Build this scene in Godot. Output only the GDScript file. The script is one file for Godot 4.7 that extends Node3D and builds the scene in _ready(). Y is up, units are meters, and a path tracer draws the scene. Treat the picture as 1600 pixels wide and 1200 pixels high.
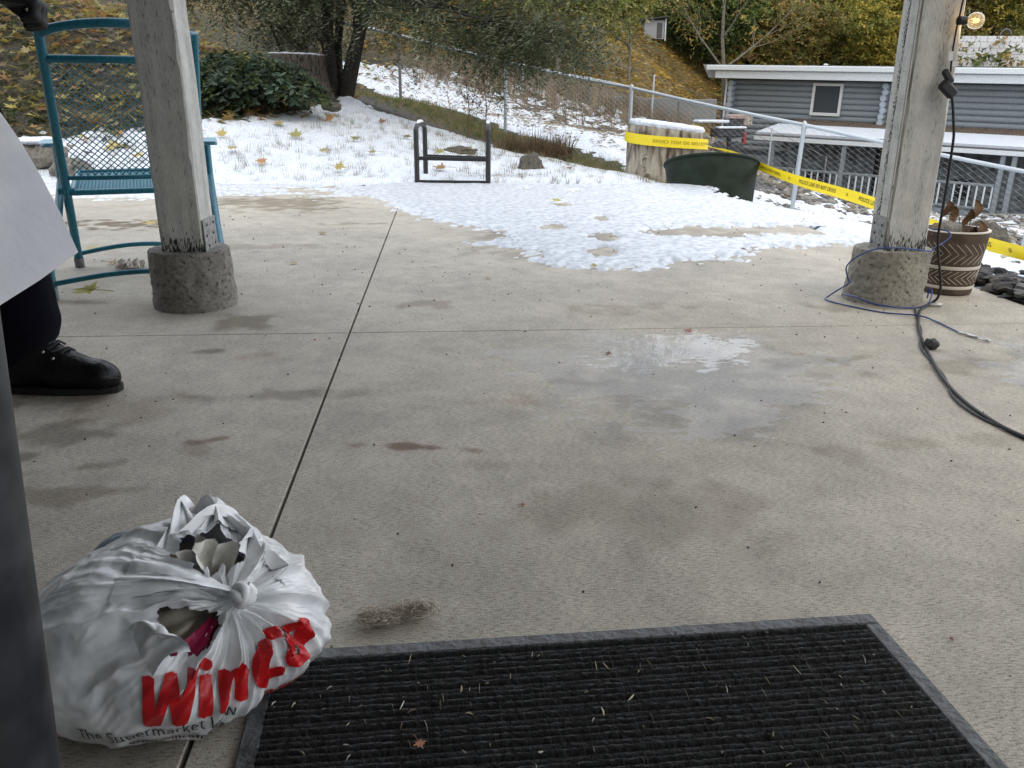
extends Node3D
# A covered concrete patio after a light snowfall, looking out to a fenced yard, a log house and an autumn hillside.
# x right, y up, the camera looks along -z. "d" is the distance -z.

var rng := RandomNumberGenerator.new()
var nz := FastNoiseLite.new()
var nc := FastNoiseLite.new()
var M := {}
var used := {}

const TPS := [-5, 7.5, -0.0585, -2.5, 7.4, -0.014492, -0.5, 7.3, -0.017686, 1.3, 7.2, 0.038177, -4, 5, 0.024673, 0, 4, -0.0079416, -5, 0, 0.00036432, 0, 0, -0.0036915, 0, -6, 0.0034914, -12, -4, -0.0025103, 8, -6, 0.0012448, 1.9, 5.6, 0.018891, 2.05, 4.2, -0.0021401, 2.15, 3, 0.00095146, 2.25, 1.5, 0.0011548, 2.3, 0, 0.0029457, 2.6, 7, -0.030252, 3.5, 11, 0.0019854, 5.44, 9.3, -0.0079023, 4, 7, 0.0029354, 4, 4, 0.015353, 6, 4, -0.013879, 8, 8, -0.0034277, 2.8, 8, 0.015658, 9, 24, -0.017151, 13, 22, -0.004095, 8.3, 29.5, -0.057556, 13.5, 25, 0.027012, 20, 24, 0.0041049, 10, 15, 0.0023217, 0.9, 18, -0.028685, 1.67, 15, 0.048878, 1.65, 12.7, -0.020733, 3, 22, -0.0050707, -1.67, 16, 0.17577, 0, 16, 0.0062333, -1.4, 20, 0.015251, -3, 18, 0.1112, 3.2, 24.5, 0.027643, 4.4, 32, 0.061913, 5.5, 40, 0.042691, 0, 35, -0.028117, -6, 30, -0.0063646, -6.7, 16, 0.0059676, -9, 20, 0.026163, -12, 12, -0.0082946, -8, 9, 0.035816, -6.5, 7.7, -0.022382, -7, 4, -0.0029655, 17, 50, 0.0074735, 26.7, 55, -0.0051304, 10, 38, -0.038433, 12, 45, -0.0099149, 25, 48, 0.0043135, 35, 60, 0.0018679, 0, 60, 0.00087346, 20, 70, -0.0012341, -20, 40, -0.0016839, 40, 40, 0.0012892, 30, 25, -0.0027381, -40, 20, 0.0019791, -40, -20, -0.00095436, 45, -10, 0.00035945, 0, 110, 2.887e-06, -60, 90, 0.00029656, 70, 100, 0.00017479, -30, 80, -0.00077665, -2.6, 11, -0.093133, -2.15, 11.5, 0.13317, -3.1, 9, 0.033918, -5.3, 11, 0.030943, -1.74, 12.5, -0.053014, 0, 11, -0.0094667, 0.7, 10, 0.0016553, 1.1, 9, 0.037925, -0.14, 14.5, -0.04375, -2.03, 16.5, -0.20838, -4, 18.4, -0.070642, -6, 20.4, -0.028163, 1.5, 8, -0.02451, 2, 9.2, -0.019279]
const TPA := [-19.6704, -0.0524065, 0.149663]


class Geo:
	var v := PackedVector3Array()
	var i := PackedInt32Array()
	var uv := PackedVector2Array()
	var uv2 := PackedVector2Array()
	var c := PackedColorArray()
	var col := Color.WHITE

	func p(a: Vector3, t := Vector2.ZERO) -> int:
		v.append(a)
		uv.append(t)
		c.append(col)
		return v.size() - 1

	func tri(a: int, b: int, d: int) -> void:   # counter-clockwise seen from outside
		i.append(a)
		i.append(d)
		i.append(b)

	func quad(a: int, b: int, d: int, e: int) -> void:
		tri(a, b, d)
		tri(a, d, e)

	func tube(pts: Array, rad, sides := 8, caps := true, vscale := 1.0, squash := 1.0) -> void:
		var n := pts.size()
		var start := v.size()
		var up := Vector3.UP
		var run := 0.0
		var prev := Vector3.ZERO
		for k in n:
			var t: Vector3 = (pts[mini(k + 1, n - 1)] - pts[maxi(k - 1, 0)]).normalized()
			if k == 0:
				up = Vector3.UP if absf(t.y) < 0.9 else Vector3.RIGHT
			else:
				run += (pts[k] - pts[k - 1]).length()
			var b := t.cross(up).normalized()
			up = b.cross(t).normalized()
			var r: float = rad[k] if rad is Array else rad
			for s in sides + 1:
				var a := TAU * s / sides
				p(pts[k] + (b * cos(a) + up * sin(a) * squash) * r, Vector2(float(s) / sides, run * vscale))
			prev = t
		for k in n - 1:
			for s in sides:
				var a := start + k * (sides + 1) + s
				quad(a, a + 1, a + sides + 2, a + sides + 1)
		if caps:
			for e in [0, n - 1]:
				var m := p(pts[e], Vector2(0.5, 0.5))
				var ring := []
				for s in sides:
					ring.append(p(v[start + e * (sides + 1) + s], Vector2(0.5, 0.5)))
				for s in sides:
					if e == 0:
						tri(m, ring[(s + 1) % sides], ring[s])
					else:
						tri(m, ring[s], ring[(s + 1) % sides])

	func box(xf: Transform3D, size: Vector3, bev := 0.0) -> void:
		# a box with chamfered edges; each face keeps its own vertices
		var h := size * 0.5
		var ax := [Vector3.RIGHT, Vector3.UP, Vector3.BACK]
		for k in 3:
			for s in [-1.0, 1.0]:
				var n: Vector3 = ax[k] * s
				var a: Vector3 = ax[(k + 1) % 3]
				var b: Vector3 = ax[(k + 2) % 3]
				var ha: float = h[(k + 1) % 3] - bev
				var hb: float = h[(k + 2) % 3] - bev
				var hn: float = h[k]
				var q := []
				for w in [[-1, -1], [1, -1], [1, 1], [-1, 1]]:
					q.append(p(xf * (n * hn + a * ha * w[0] + b * hb * w[1]), Vector2(ha * w[0], hb * w[1])))
				if s > 0:
					quad(q[0], q[1], q[2], q[3])
				else:
					quad(q[3], q[2], q[1], q[0])
		if bev > 0.0:
			for k in 3:
				var a: Vector3 = ax[(k + 1) % 3]
				var b: Vector3 = ax[(k + 2) % 3]
				for sa in [-1.0, 1.0]:
					for sb in [-1.0, 1.0]:
						var hk: Vector3 = ax[k] * (h[k] - bev)
						var pa: Vector3 = a * sa * h[(k + 1) % 3] + b * sb * (h[(k + 2) % 3] - bev)
						var pb: Vector3 = a * sa * (h[(k + 1) % 3] - bev) + b * sb * h[(k + 2) % 3]
						var q := [p(xf * (pa - hk)), p(xf * (pb - hk)), p(xf * (pb + hk)), p(xf * (pa + hk))]
						if sa * sb > 0:
							quad(q[0], q[1], q[2], q[3])
						else:
							quad(q[3], q[2], q[1], q[0])
			for sx in [-1.0, 1.0]:
				for sy in [-1.0, 1.0]:
					for sz in [-1.0, 1.0]:
						var o := Vector3(h.x * sx, h.y * sy, h.z * sz)
						var q := [p(xf * (o - Vector3(0, bev * sy, bev * sz))), p(xf * (o - Vector3(bev * sx, 0, bev * sz))), p(xf * (o - Vector3(bev * sx, bev * sy, 0)))]
						if sx * sy * sz > 0:
							tri(q[0], q[1], q[2])
						else:
							tri(q[0], q[2], q[1])

	func lathe(prof: Array, segs: int, xf := Transform3D.IDENTITY, wob = null) -> void:
		# prof: Vector2(radius, height) from the bottom up along the outside
		var start := v.size()
		var run := 0.0
		for k in prof.size():
			if k > 0:
				run += (prof[k] - prof[k - 1]).length()
			for s in segs + 1:
				var a := TAU * s / segs
				var q := Vector3(cos(a) * prof[k].x, prof[k].y, -sin(a) * prof[k].x)
				if wob != null:
					q = wob.call(q)
				p(xf * q, Vector2(float(s) / segs, run))
		for k in prof.size() - 1:
			for s in segs:
				var a := start + k * (segs + 1) + s
				quad(a, a + 1, a + segs + 2, a + segs + 1)

	func grid(nu: int, nv: int, f: Callable, skip = null) -> void:
		var start := v.size()
		for b in nv + 1:
			for a in nu + 1:
				p(f.call(float(a) / nu, float(b) / nv), Vector2(float(a) / nu, float(b) / nv))
		for b in nv:
			for a in nu:
				if skip != null and skip.call((a + 0.5) / nu, (b + 0.5) / nv):
					continue
				var q := start + b * (nu + 1) + a
				quad(q, q + 1, q + nu + 2, q + nu + 1)

	func fan(poly: Array, xf: Transform3D, depth: float) -> void:
		# a flat outline (Vector2, counter-clockwise) in xf's xy plane with a thickness along z
		var t := Geometry2D.triangulate_polygon(PackedVector2Array(poly))
		for s in [0.5, -0.5]:
			var o := v.size()
			for q in poly:
				p(xf * Vector3(q.x, q.y, depth * s), q)
			for k in range(0, t.size(), 3):
				var cw: bool = (poly[t[k + 1]] - poly[t[k]]).cross(poly[t[k + 2]] - poly[t[k]]) < 0
				if cw != (s < 0):
					tri(o + t[k], o + t[k + 2], o + t[k + 1])
				else:
					tri(o + t[k], o + t[k + 1], o + t[k + 2])
		for k in poly.size():
			var a: Vector2 = poly[k]
			var b: Vector2 = poly[(k + 1) % poly.size()]
			quad(p(xf * Vector3(a.x, a.y, -depth / 2)), p(xf * Vector3(b.x, b.y, -depth / 2)), p(xf * Vector3(b.x, b.y, depth / 2)), p(xf * Vector3(a.x, a.y, depth / 2)))

	func mesh(smooth := true, crease := 50.0) -> ArrayMesh:
		var m := ArrayMesh.new()
		var a := []
		a.resize(Mesh.ARRAY_MAX)
		var fn := PackedVector3Array()
		var nt := i.size() / 3
		fn.resize(nt)
		for t in nt:
			fn[t] = (v[i[t * 3 + 2]] - v[i[t * 3]]).cross(v[i[t * 3 + 1]] - v[i[t * 3]])
		if smooth:
			# normals are shared by place, so that seams of the uv do not show
			var at := {}
			var ids := PackedInt32Array()
			ids.resize(v.size())
			var sums := PackedVector3Array()
			for k in v.size():
				var key := Vector3i(v[k] * 20000.0)
				if not at.has(key):
					at[key] = sums.size()
					sums.append(Vector3.ZERO)
				ids[k] = at[key]
			for t in nt:
				for e in 3:
					sums[ids[i[t * 3 + e]]] += fn[t]
			var nn := PackedVector3Array()
			nn.resize(v.size())
			for k in v.size():
				nn[k] = sums[ids[k]].normalized() if sums[ids[k]].length_squared() > 0.0 else Vector3.UP
			a[Mesh.ARRAY_VERTEX] = v
			a[Mesh.ARRAY_NORMAL] = nn
			a[Mesh.ARRAY_TEX_UV] = uv
			if uv2.size() == v.size():
				a[Mesh.ARRAY_TEX_UV2] = uv2
			a[Mesh.ARRAY_COLOR] = c
			a[Mesh.ARRAY_INDEX] = i
		else:
			var vv := PackedVector3Array()
			var nn := PackedVector3Array()
			var uu := PackedVector2Array()
			var u2 := PackedVector2Array()
			var cc := PackedColorArray()
			for t in nt:
				var n := fn[t].normalized()
				for e in 3:
					var k := i[t * 3 + e]
					vv.append(v[k])
					nn.append(n)
					uu.append(uv[k])
					if uv2.size() == v.size():
						u2.append(uv2[k])
					cc.append(c[k])
			a[Mesh.ARRAY_VERTEX] = vv
			a[Mesh.ARRAY_NORMAL] = nn
			a[Mesh.ARRAY_TEX_UV] = uu
			if u2.size() == vv.size():
				a[Mesh.ARRAY_TEX_UV2] = u2
			a[Mesh.ARRAY_COLOR] = cc
		m.add_surface_from_arrays(Mesh.PRIMITIVE_TRIANGLES, a)
		return m


# ---------- nodes ----------

func numbered(called: String, parent: Node) -> String:
	var key := str(parent.get_instance_id()) + called
	var n: int = used.get(key, 0)
	used[key] = n + 1
	return called if n == 0 else "%s_%03d" % [called, n]


func put(called: String, m: Mesh, mat: Material, parent: Node = self) -> MeshInstance3D:
	var o := MeshInstance3D.new()
	o.name = numbered(called, parent)
	o.mesh = m
	o.material_override = mat
	parent.add_child(o)
	return o


func tag(o: Node, label: String, category: String, group := "") -> Node:
	o.set_meta("label", label)
	o.set_meta("category", category)
	if group != "":
		o.set_meta("group", group)
	return o


func thing(called: String, label: String, category: String, at := Vector3.ZERO, group := "") -> Node3D:
	var o := Node3D.new()
	o.name = numbered(called, self)
	add_child(o)
	o.position = at
	tag(o, label, category, group)
	return o


func ground_piece(o: Node) -> Node:
	o.set_meta("kind", "structure")
	return o


func stuff(o: Node) -> Node:
	o.set_meta("kind", "stuff")
	return o


func many(called: String, m: Mesh, mat: Material, xfs: Array, cols: Array, parent: Node = self) -> MultiMeshInstance3D:
	var mm := MultiMesh.new()
	mm.transform_format = MultiMesh.TRANSFORM_3D
	mm.use_colors = true
	mm.mesh = m
	mm.instance_count = xfs.size()
	for k in xfs.size():
		mm.set_instance_transform(k, xfs[k])
		mm.set_instance_color(k, cols[k % cols.size()])
	var o := MultiMeshInstance3D.new()
	o.name = numbered(called, parent)
	o.multimesh = mm
	o.material_override = mat
	parent.add_child(o)
	if parent != self:
		stuff(o)
	return o


# ---------- materials ----------

func lin(r: float, g: float, b: float) -> Color:
	return Color(r, g, b).linear_to_srgb()


func paint(col: Color, rough := 0.7, metal := 0.0) -> StandardMaterial3D:
	var m := StandardMaterial3D.new()
	m.albedo_color = col
	m.roughness = rough
	m.metallic = metal
	return m


func noise_tex(sd: int, freq: float, oct: int, stops: Array, size := 512, kind := FastNoiseLite.TYPE_SIMPLEX_SMOOTH) -> NoiseTexture2D:
	var t := NoiseTexture2D.new()
	t.width = size
	t.height = size
	t.seamless = true
	var n := FastNoiseLite.new()
	n.seed = sd
	n.noise_type = kind
	n.frequency = freq
	n.fractal_octaves = oct
	t.noise = n
	if stops.size() > 0:
		var g := Gradient.new()
		var off := PackedFloat32Array()
		var cc := PackedColorArray()
		for s in stops:
			off.append(s[0])
			cc.append(s[1])
		g.offsets = off
		g.colors = cc
		t.color_ramp = g
	return t


func rough_look(col: Color, rough: float, tex: Texture2D, scale: float, bump: Texture2D = null, bump_cm := 0.0, world := false) -> StandardMaterial3D:
	var m := paint(col, rough)
	m.albedo_texture = tex
	m.uv1_triplanar = true
	m.uv1_world_triplanar = world
	m.uv1_scale = Vector3.ONE * scale
	if bump:
		m.heightmap_enabled = true
		m.heightmap_texture = bump
		m.heightmap_scale = bump_cm
	return m


func vcol(rough := 0.8, back := 0.0) -> StandardMaterial3D:
	var m := paint(Color.WHITE, rough)
	m.vertex_color_use_as_albedo = true
	if back > 0.0:
		m.backlight_enabled = true
		m.backlight = Color(back, back, back)
	return m


func jit(col: Color, amount := 0.25) -> Color:
	var k := 1.0 + rng.randf_range(-amount, amount)
	return Color(col.r * k, col.g * k * (1.0 + rng.randf_range(-0.06, 0.06)), col.b * k)


# ---------- terrain ----------

func ground_y(x: float, d: float) -> float:
	var h: float = TPA[0] + TPA[1] * x + TPA[2] * d
	for k in range(0, TPS.size(), 3):
		var dx: float = x - TPS[k]
		var dd: float = d - TPS[k + 1]
		var r2 := dx * dx + dd * dd
		if r2 > 1e-9:
			h += TPS[k + 2] * r2 * 0.5 * log(r2)
	return h


func su(x: float, d: float) -> float:   # the slab's own axes: u to the right, w away
	return 0.9970 * x + 0.0780 * d


func sw(x: float, d: float) -> float:
	return -0.0780 * x + 0.9970 * d


func slab_at(u: float, w: float, y := 0.0) -> Vector3:
	return Vector3(0.9970 * u - 0.0780 * w, y, -(0.0780 * u + 0.9970 * w))


func inside(poly: Array, q: Vector2) -> float:   # signed distance, positive inside
	var best := 1e9
	var odd := false
	var n := poly.size()
	for k in n:
		var a: Vector2 = poly[k]
		var b: Vector2 = poly[(k + 1) % n]
		var e := b - a
		var t := clampf((q - a).dot(e) / e.length_squared(), 0.0, 1.0)
		best = minf(best, (q - a - e * t).length())
		if (a.y > q.y) != (b.y > q.y) and q.x < (b.x - a.x) * (q.y - a.y) / (b.y - a.y) + a.x:
			odd = not odd
	return best if odd else -best


func rock_mesh(sd: int, size: Vector3, rough := 0.25, res := 10, smooth := false) -> ArrayMesh:
	var n := FastNoiseLite.new()
	n.seed = sd
	n.frequency = 1.0
	var g := Geo.new()
	g.grid(res * 2, res, func(a, b):
		var th: float = a * TAU
		var ph: float = (b - 0.5) * PI
		var q := Vector3(cos(ph) * cos(th), sin(ph), -cos(ph) * sin(th))
		var k := 1.0 + rough * n.get_noise_3dv(q * 1.3) * 2.0 + rough * 0.5 * n.get_noise_3dv(q * 3.7)
		return q * k * size)
	return g.mesh(smooth)


func smooth_min(a: float, b: float, k: float) -> float:
	var h := maxf(k - absf(a - b), 0.0) / k
	return minf(a, b) - h * h * k * 0.25


func flesh(bones: Array, q: Vector3, k: float) -> float:
	var d := 1e3
	for b in bones:
		var a: Vector3 = b[0]
		var e: Vector3 = b[1] - a
		var t := clampf((q - a).dot(e) / maxf(e.length_squared(), 1e-9), 0.0, 1.0)
		var s: float = (q - a - e * t).length() - lerpf(b[2], b[3], t)
		d = smooth_min(d, s, k)
	return d


func nets(bones: Array, cell: float, k: float, colour = null) -> Geo:
	# surface nets over the blended bones
	var lo := Vector3.ONE * 1e3
	var hi := Vector3.ONE * -1e3
	for b in bones:
		for e in 2:
			var r: float = b[2 + e] + cell * 2.0 + k * 0.3
			lo = lo.min(b[e] - Vector3.ONE * r)
			hi = hi.max(b[e] + Vector3.ONE * r)
	var nx := int((hi.x - lo.x) / cell) + 2
	var ny := int((hi.y - lo.y) / cell) + 2
	var nzz := int((hi.z - lo.z) / cell) + 2
	var f := PackedFloat32Array()
	f.resize(nx * ny * nzz)
	f.fill(1.0)
	var bk := 4
	for bz in range(0, nzz, bk):
		for by in range(0, ny, bk):
			for bx in range(0, nx, bk):
				var mid := lo + Vector3(bx + 1.5, by + 1.5, bz + 1.5) * cell
				var far := flesh(bones, mid, k)
				if absf(far) > cell * 4.2:
					if far < 0.0:
						for z in range(bz, mini(bz + bk, nzz)):
							for y in range(by, mini(by + bk, ny)):
								for x in range(bx, mini(bx + bk, nx)):
									f[(z * ny + y) * nx + x] = -1.0
					continue
				for z in range(bz, mini(bz + bk, nzz)):
					for y in range(by, mini(by + bk, ny)):
						for x in range(bx, mini(bx + bk, nx)):
							f[(z * ny + y) * nx + x] = flesh(bones, lo + Vector3(x, y, z) * cell, k)
	var g := Geo.new()
	var at := {}
	var offs := [0, 1, nx, nx + 1, nx * ny, nx * ny + 1, nx * ny + nx, nx * ny + nx + 1]
	for z in nzz - 1:
		for y in ny - 1:
			for x in nx - 1:
				var o := (z * ny + y) * nx + x
				var neg := 0
				for w in offs:
					if f[o + w] < 0.0:
						neg += 1
				if neg == 0 or neg == 8:
					continue
				var sum := Vector3.ZERO
				var cnt := 0
				for e in [[0, 1], [0, 2], [0, 4], [1, 3], [1, 5], [2, 3], [2, 6], [4, 5], [4, 6], [3, 7], [5, 7], [6, 7]]:
					var a: float = f[o + offs[e[0]]]
					var b: float = f[o + offs[e[1]]]
					if (a < 0.0) != (b < 0.0):
						var t := a / (a - b)
						var pa := Vector3(e[0] & 1, (e[0] >> 1) & 1, (e[0] >> 2) & 1)
						var pb := Vector3(e[1] & 1, (e[1] >> 1) & 1, (e[1] >> 2) & 1)
						sum += pa.lerp(pb, t)
						cnt += 1
				var q := lo + (Vector3(x, y, z) + sum / cnt) * cell
				if colour != null:
					g.col = colour.call(q)
				at[o] = g.p(q, Vector2(q.x, q.y))
	var sx := 1
	var sy := nx
	var sz := nx * ny
	for o in at:
		var steps := [[sx, sy, sz], [sy, sz, sx], [sz, sx, sy]]
		for s in steps:
			var a: float = f[o]
			var b: float = f[o + s[0]]
			if (a < 0.0) == (b < 0.0):
				continue
			if at.has(o - s[1]) and at.has(o - s[2]) and at.has(o - s[1] - s[2]):
				if a < 0.0:
					g.quad(at[o - s[1] - s[2]], at[o - s[2]], at[o], at[o - s[1]])
				else:
					g.quad(at[o - s[1]], at[o], at[o - s[2]], at[o - s[1] - s[2]])
	return g


func word(text: String, size: float, bold := true) -> Array:
	# the triangles of a line of text in the xy plane, as Vector2, counter-clockwise
	var t := TextMesh.new()
	var sf := SystemFont.new()
	sf.font_names = PackedStringArray(["Droid Sans"])
	sf.font_weight = 700 if bold else 400
	t.font = sf
	t.text = text
	t.font_size = 64
	t.pixel_size = size / 64.0
	t.depth = 0.0
	t.curve_step = 4.0
	var a := t.get_mesh_arrays()
	var out := []
	var vv: PackedVector3Array = a[Mesh.ARRAY_VERTEX]
	var ii: PackedInt32Array = a[Mesh.ARRAY_INDEX] if a[Mesh.ARRAY_INDEX] != null else PackedInt32Array(range(vv.size()))
	for k in range(0, ii.size(), 3):
		var q := [Vector2(vv[ii[k]].x, vv[ii[k]].y), Vector2(vv[ii[k + 1]].x, vv[ii[k + 1]].y), Vector2(vv[ii[k + 2]].x, vv[ii[k + 2]].y)]
		if (q[1] - q[0]).cross(q[2] - q[0]) < 0:
			q = [q[0], q[2], q[1]]
		out.append(q)
	return out


func lay_word(g: Geo, tris: Array, f: Callable, longest: float) -> void:
	# puts the triangles on a surface, split until they follow it
	var todo := tris.duplicate()
	while todo.size() > 0:
		var q: Array = todo.pop_back()
		var l := [(q[1] - q[0]).length(), (q[2] - q[1]).length(), (q[0] - q[2]).length()]
		var w := 0 if l[0] >= l[1] and l[0] >= l[2] else (1 if l[1] >= l[2] else 2)
		if l[w] > longest:
			var m: Vector2 = (q[w] + q[(w + 1) % 3]) * 0.5
			todo.append([q[w], m, q[(w + 2) % 3]])
			todo.append([m, q[(w + 1) % 3], q[(w + 2) % 3]])
		else:
			g.tri(g.p(f.call(q[0])), g.p(f.call(q[1])), g.p(f.call(q[2])))


func _ready() -> void:
	rng.seed = 20221
	nz.seed = 5
	nz.frequency = 1.0
	nz.fractal_octaves = 3
	nc.seed = 9
	nc.frequency = 1.0
	nc.noise_type = FastNoiseLite.TYPE_CELLULAR
	nc.cellular_return_type = FastNoiseLite.RETURN_DISTANCE2_SUB
	# --- camera ---
	var cam := Camera3D.new()
	cam.name = "camera"
	var pitch := deg_to_rad(18.3)
	var roll := deg_to_rad(0.35)
	var fw := Vector3(0, -sin(pitch), -cos(pitch))
	var up := Vector3(0, cos(pitch), -sin(pitch))
	cam.transform = Transform3D(Basis(Vector3.RIGHT * cos(roll) + up * sin(roll), up * cos(roll) - Vector3.RIGHT * sin(roll), -fw), Vector3(0, 0.7, 0))
	cam.fov = 47.45
	cam.near = 0.05
	cam.far = 600.0
	add_child(cam)
	cam.current = true
	# --- overcast sky ---
	var env := Environment.new()
	env.background_mode = Environment.BG_SKY
	var sky := Sky.new()
	var sm := ProceduralSkyMaterial.new()
	sm.sky_top_color = Color(0.92, 0.95, 1.0)
	sm.sky_horizon_color = Color(0.97, 0.98, 1.0)
	sm.sky_curve = 0.3
	sm.ground_horizon_color = Color(0.6, 0.6, 0.6)
	sm.ground_bottom_color = Color(0.3, 0.3, 0.3)
	sm.sun_angle_max = 0.0
	sky.sky_material = sm
	env.sky = sky
	env.tonemap_mode = Environment.TONE_MAPPER_LINEAR
	env.tonemap_exposure = 2.45
	env.sdfgi_enabled = true
	env.ssao_enabled = true
	env.ssil_enabled = true
	var we := WorldEnvironment.new()
	we.environment = env
	add_child(we)
	# --- the sun behind thick cloud, high behind the camera ---
	var sun := DirectionalLight3D.new()
	sun.name = "sun"
	sun.light_energy = 0.22
	sun.light_angular_distance = 40.0
	sun.light_color = Color(1.0, 0.98, 0.95)
	sun.shadow_enabled = true
	add_child(sun)
	sun.look_at_from_position(Vector3(8, 20, 14), Vector3.ZERO)
	make_materials()
	make_slab()
	make_ground()
	make_snow()
	make_roof()
	make_house()
	make_fence()
	make_far_yard()
	make_trees()
	make_posts()
	make_chair()
	make_person()
	make_near_left()
	make_bag()
	make_mat()
	make_yard_things()
	make_tape()
	make_cords()
	make_pot()
	make_litter()


func make_materials() -> void:
	var g0 := lin(0.62, 0.62, 0.62)
	M.fine = noise_tex(3, 0.03, 4, [[0.0, Color(0.88, 0.88, 0.88)], [1.0, Color(1, 1, 1)]])
	M.bump = noise_tex(4, 0.02, 5, [])
	M.pits = noise_tex(6, 0.035, 5, [[0.0, Color(0.2, 0.2, 0.2)], [0.17, Color(0.45, 0.44, 0.43)], [0.24, Color(0.78, 0.78, 0.77)], [0.5, Color(0.88, 0.88, 0.87)], [1.0, Color(1, 1, 1)]])
	M.patch = noise_tex(8, 0.008, 4, [[0.0, Color(0.55, 0.54, 0.5)], [0.45, Color(0.85, 0.84, 0.82)], [1.0, Color(1, 1, 1)]])
	M.ground = rough_look(Color.WHITE, 0.95, noise_tex(11, 0.04, 5, [[0.25, Color(0.35, 0.35, 0.35)], [0.5, Color(0.75, 0.75, 0.75)], [0.75, Color(1, 1, 1)]]), 0.8, M.bump, 4.0, true)
	M.ground.vertex_color_use_as_albedo = true
	M.snow = rough_look(lin(0.66, 0.69, 0.73), 0.65, noise_tex(12, 0.03, 5, [[0.2, Color(0.86, 0.88, 0.92)], [0.6, Color(1, 1, 1)]]), 2.0, M.bump, 1.2, true)
	M.snow.subsurf_scatter_enabled = true
	M.snow.subsurf_scatter_strength = 0.15
	M.slush = rough_look(lin(0.63, 0.65, 0.675), 0.4, noise_tex(13, 0.05, 5, [[0.3, Color(0.82, 0.83, 0.85)], [0.5, Color(0.95, 0.96, 0.97)], [0.7, Color(1, 1, 1)]]), 0.7, M.bump, 0.35, true)
	M.leaf = vcol(0.7, 0.9)
	M.bark = rough_look(lin(0.075, 0.065, 0.05), 0.95, noise_tex(14, 0.02, 4, [[0.2, Color(0.3, 0.3, 0.3)], [0.7, Color(1, 1, 1)]]), 5.0, M.bump, 2.0)
	M.palebark = rough_look(lin(0.26, 0.24, 0.2), 0.9, M.patch, 1.5)
	M.zinc = rough_look(lin(0.52, 0.57, 0.60), 0.45, M.fine, 4.0)
	M.zinc.metallic = 0.35
	M.wire = paint(lin(0.42, 0.44, 0.46), 0.5, 0.5)
	M.oldzinc = rough_look(lin(0.16, 0.16, 0.16), 0.6, M.fine, 4.0)
	M.siding = rough_look(lin(0.25, 0.28, 0.30), 0.7, M.fine, 0.8)
	M.trim = rough_look(lin(0.76, 0.80, 0.82), 0.6, M.fine, 1.0)
	M.darkgap = paint(lin(0.02, 0.022, 0.025), 0.8)
	M.stone = []
	for c in [[0.13, 0.12, 0.10], [0.22, 0.205, 0.18], [0.30, 0.29, 0.27], [0.24, 0.17, 0.11]]:
		M.stone.append(rough_look(lin(c[0], c[1], c[2]), 0.9, M.patch, 6.0, M.bump, 0.6))
	M.footing = concrete_rough(lin(0.25, 0.235, 0.21))
	M.teal = rough_look(lin(0.012, 0.165, 0.235), 0.42, noise_tex(21, 0.02, 4, [[0.3, Color(0.7, 0.8, 0.8)], [0.7, Color(1, 1, 1)]]), 6.0)
	M.teal_light = rough_look(lin(0.16, 0.38, 0.47), 0.5, M.fine, 6.0)
	M.black = paint(lin(0.012, 0.012, 0.013), 0.45)
	M.steel = paint(lin(0.45, 0.44, 0.42), 0.35, 0.9)
	M.glass = paint(Color(0.9, 0.95, 0.95, 0.08), 0.02)
	M.glass.transparency = BaseMaterial3D.TRANSPARENCY_ALPHA


func concrete_rough(c: Color) -> StandardMaterial3D:
	return rough_look(c, 0.92, M.pits, 3.0, M.pits, 1.0)


# ---------- patio slab ----------

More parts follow.
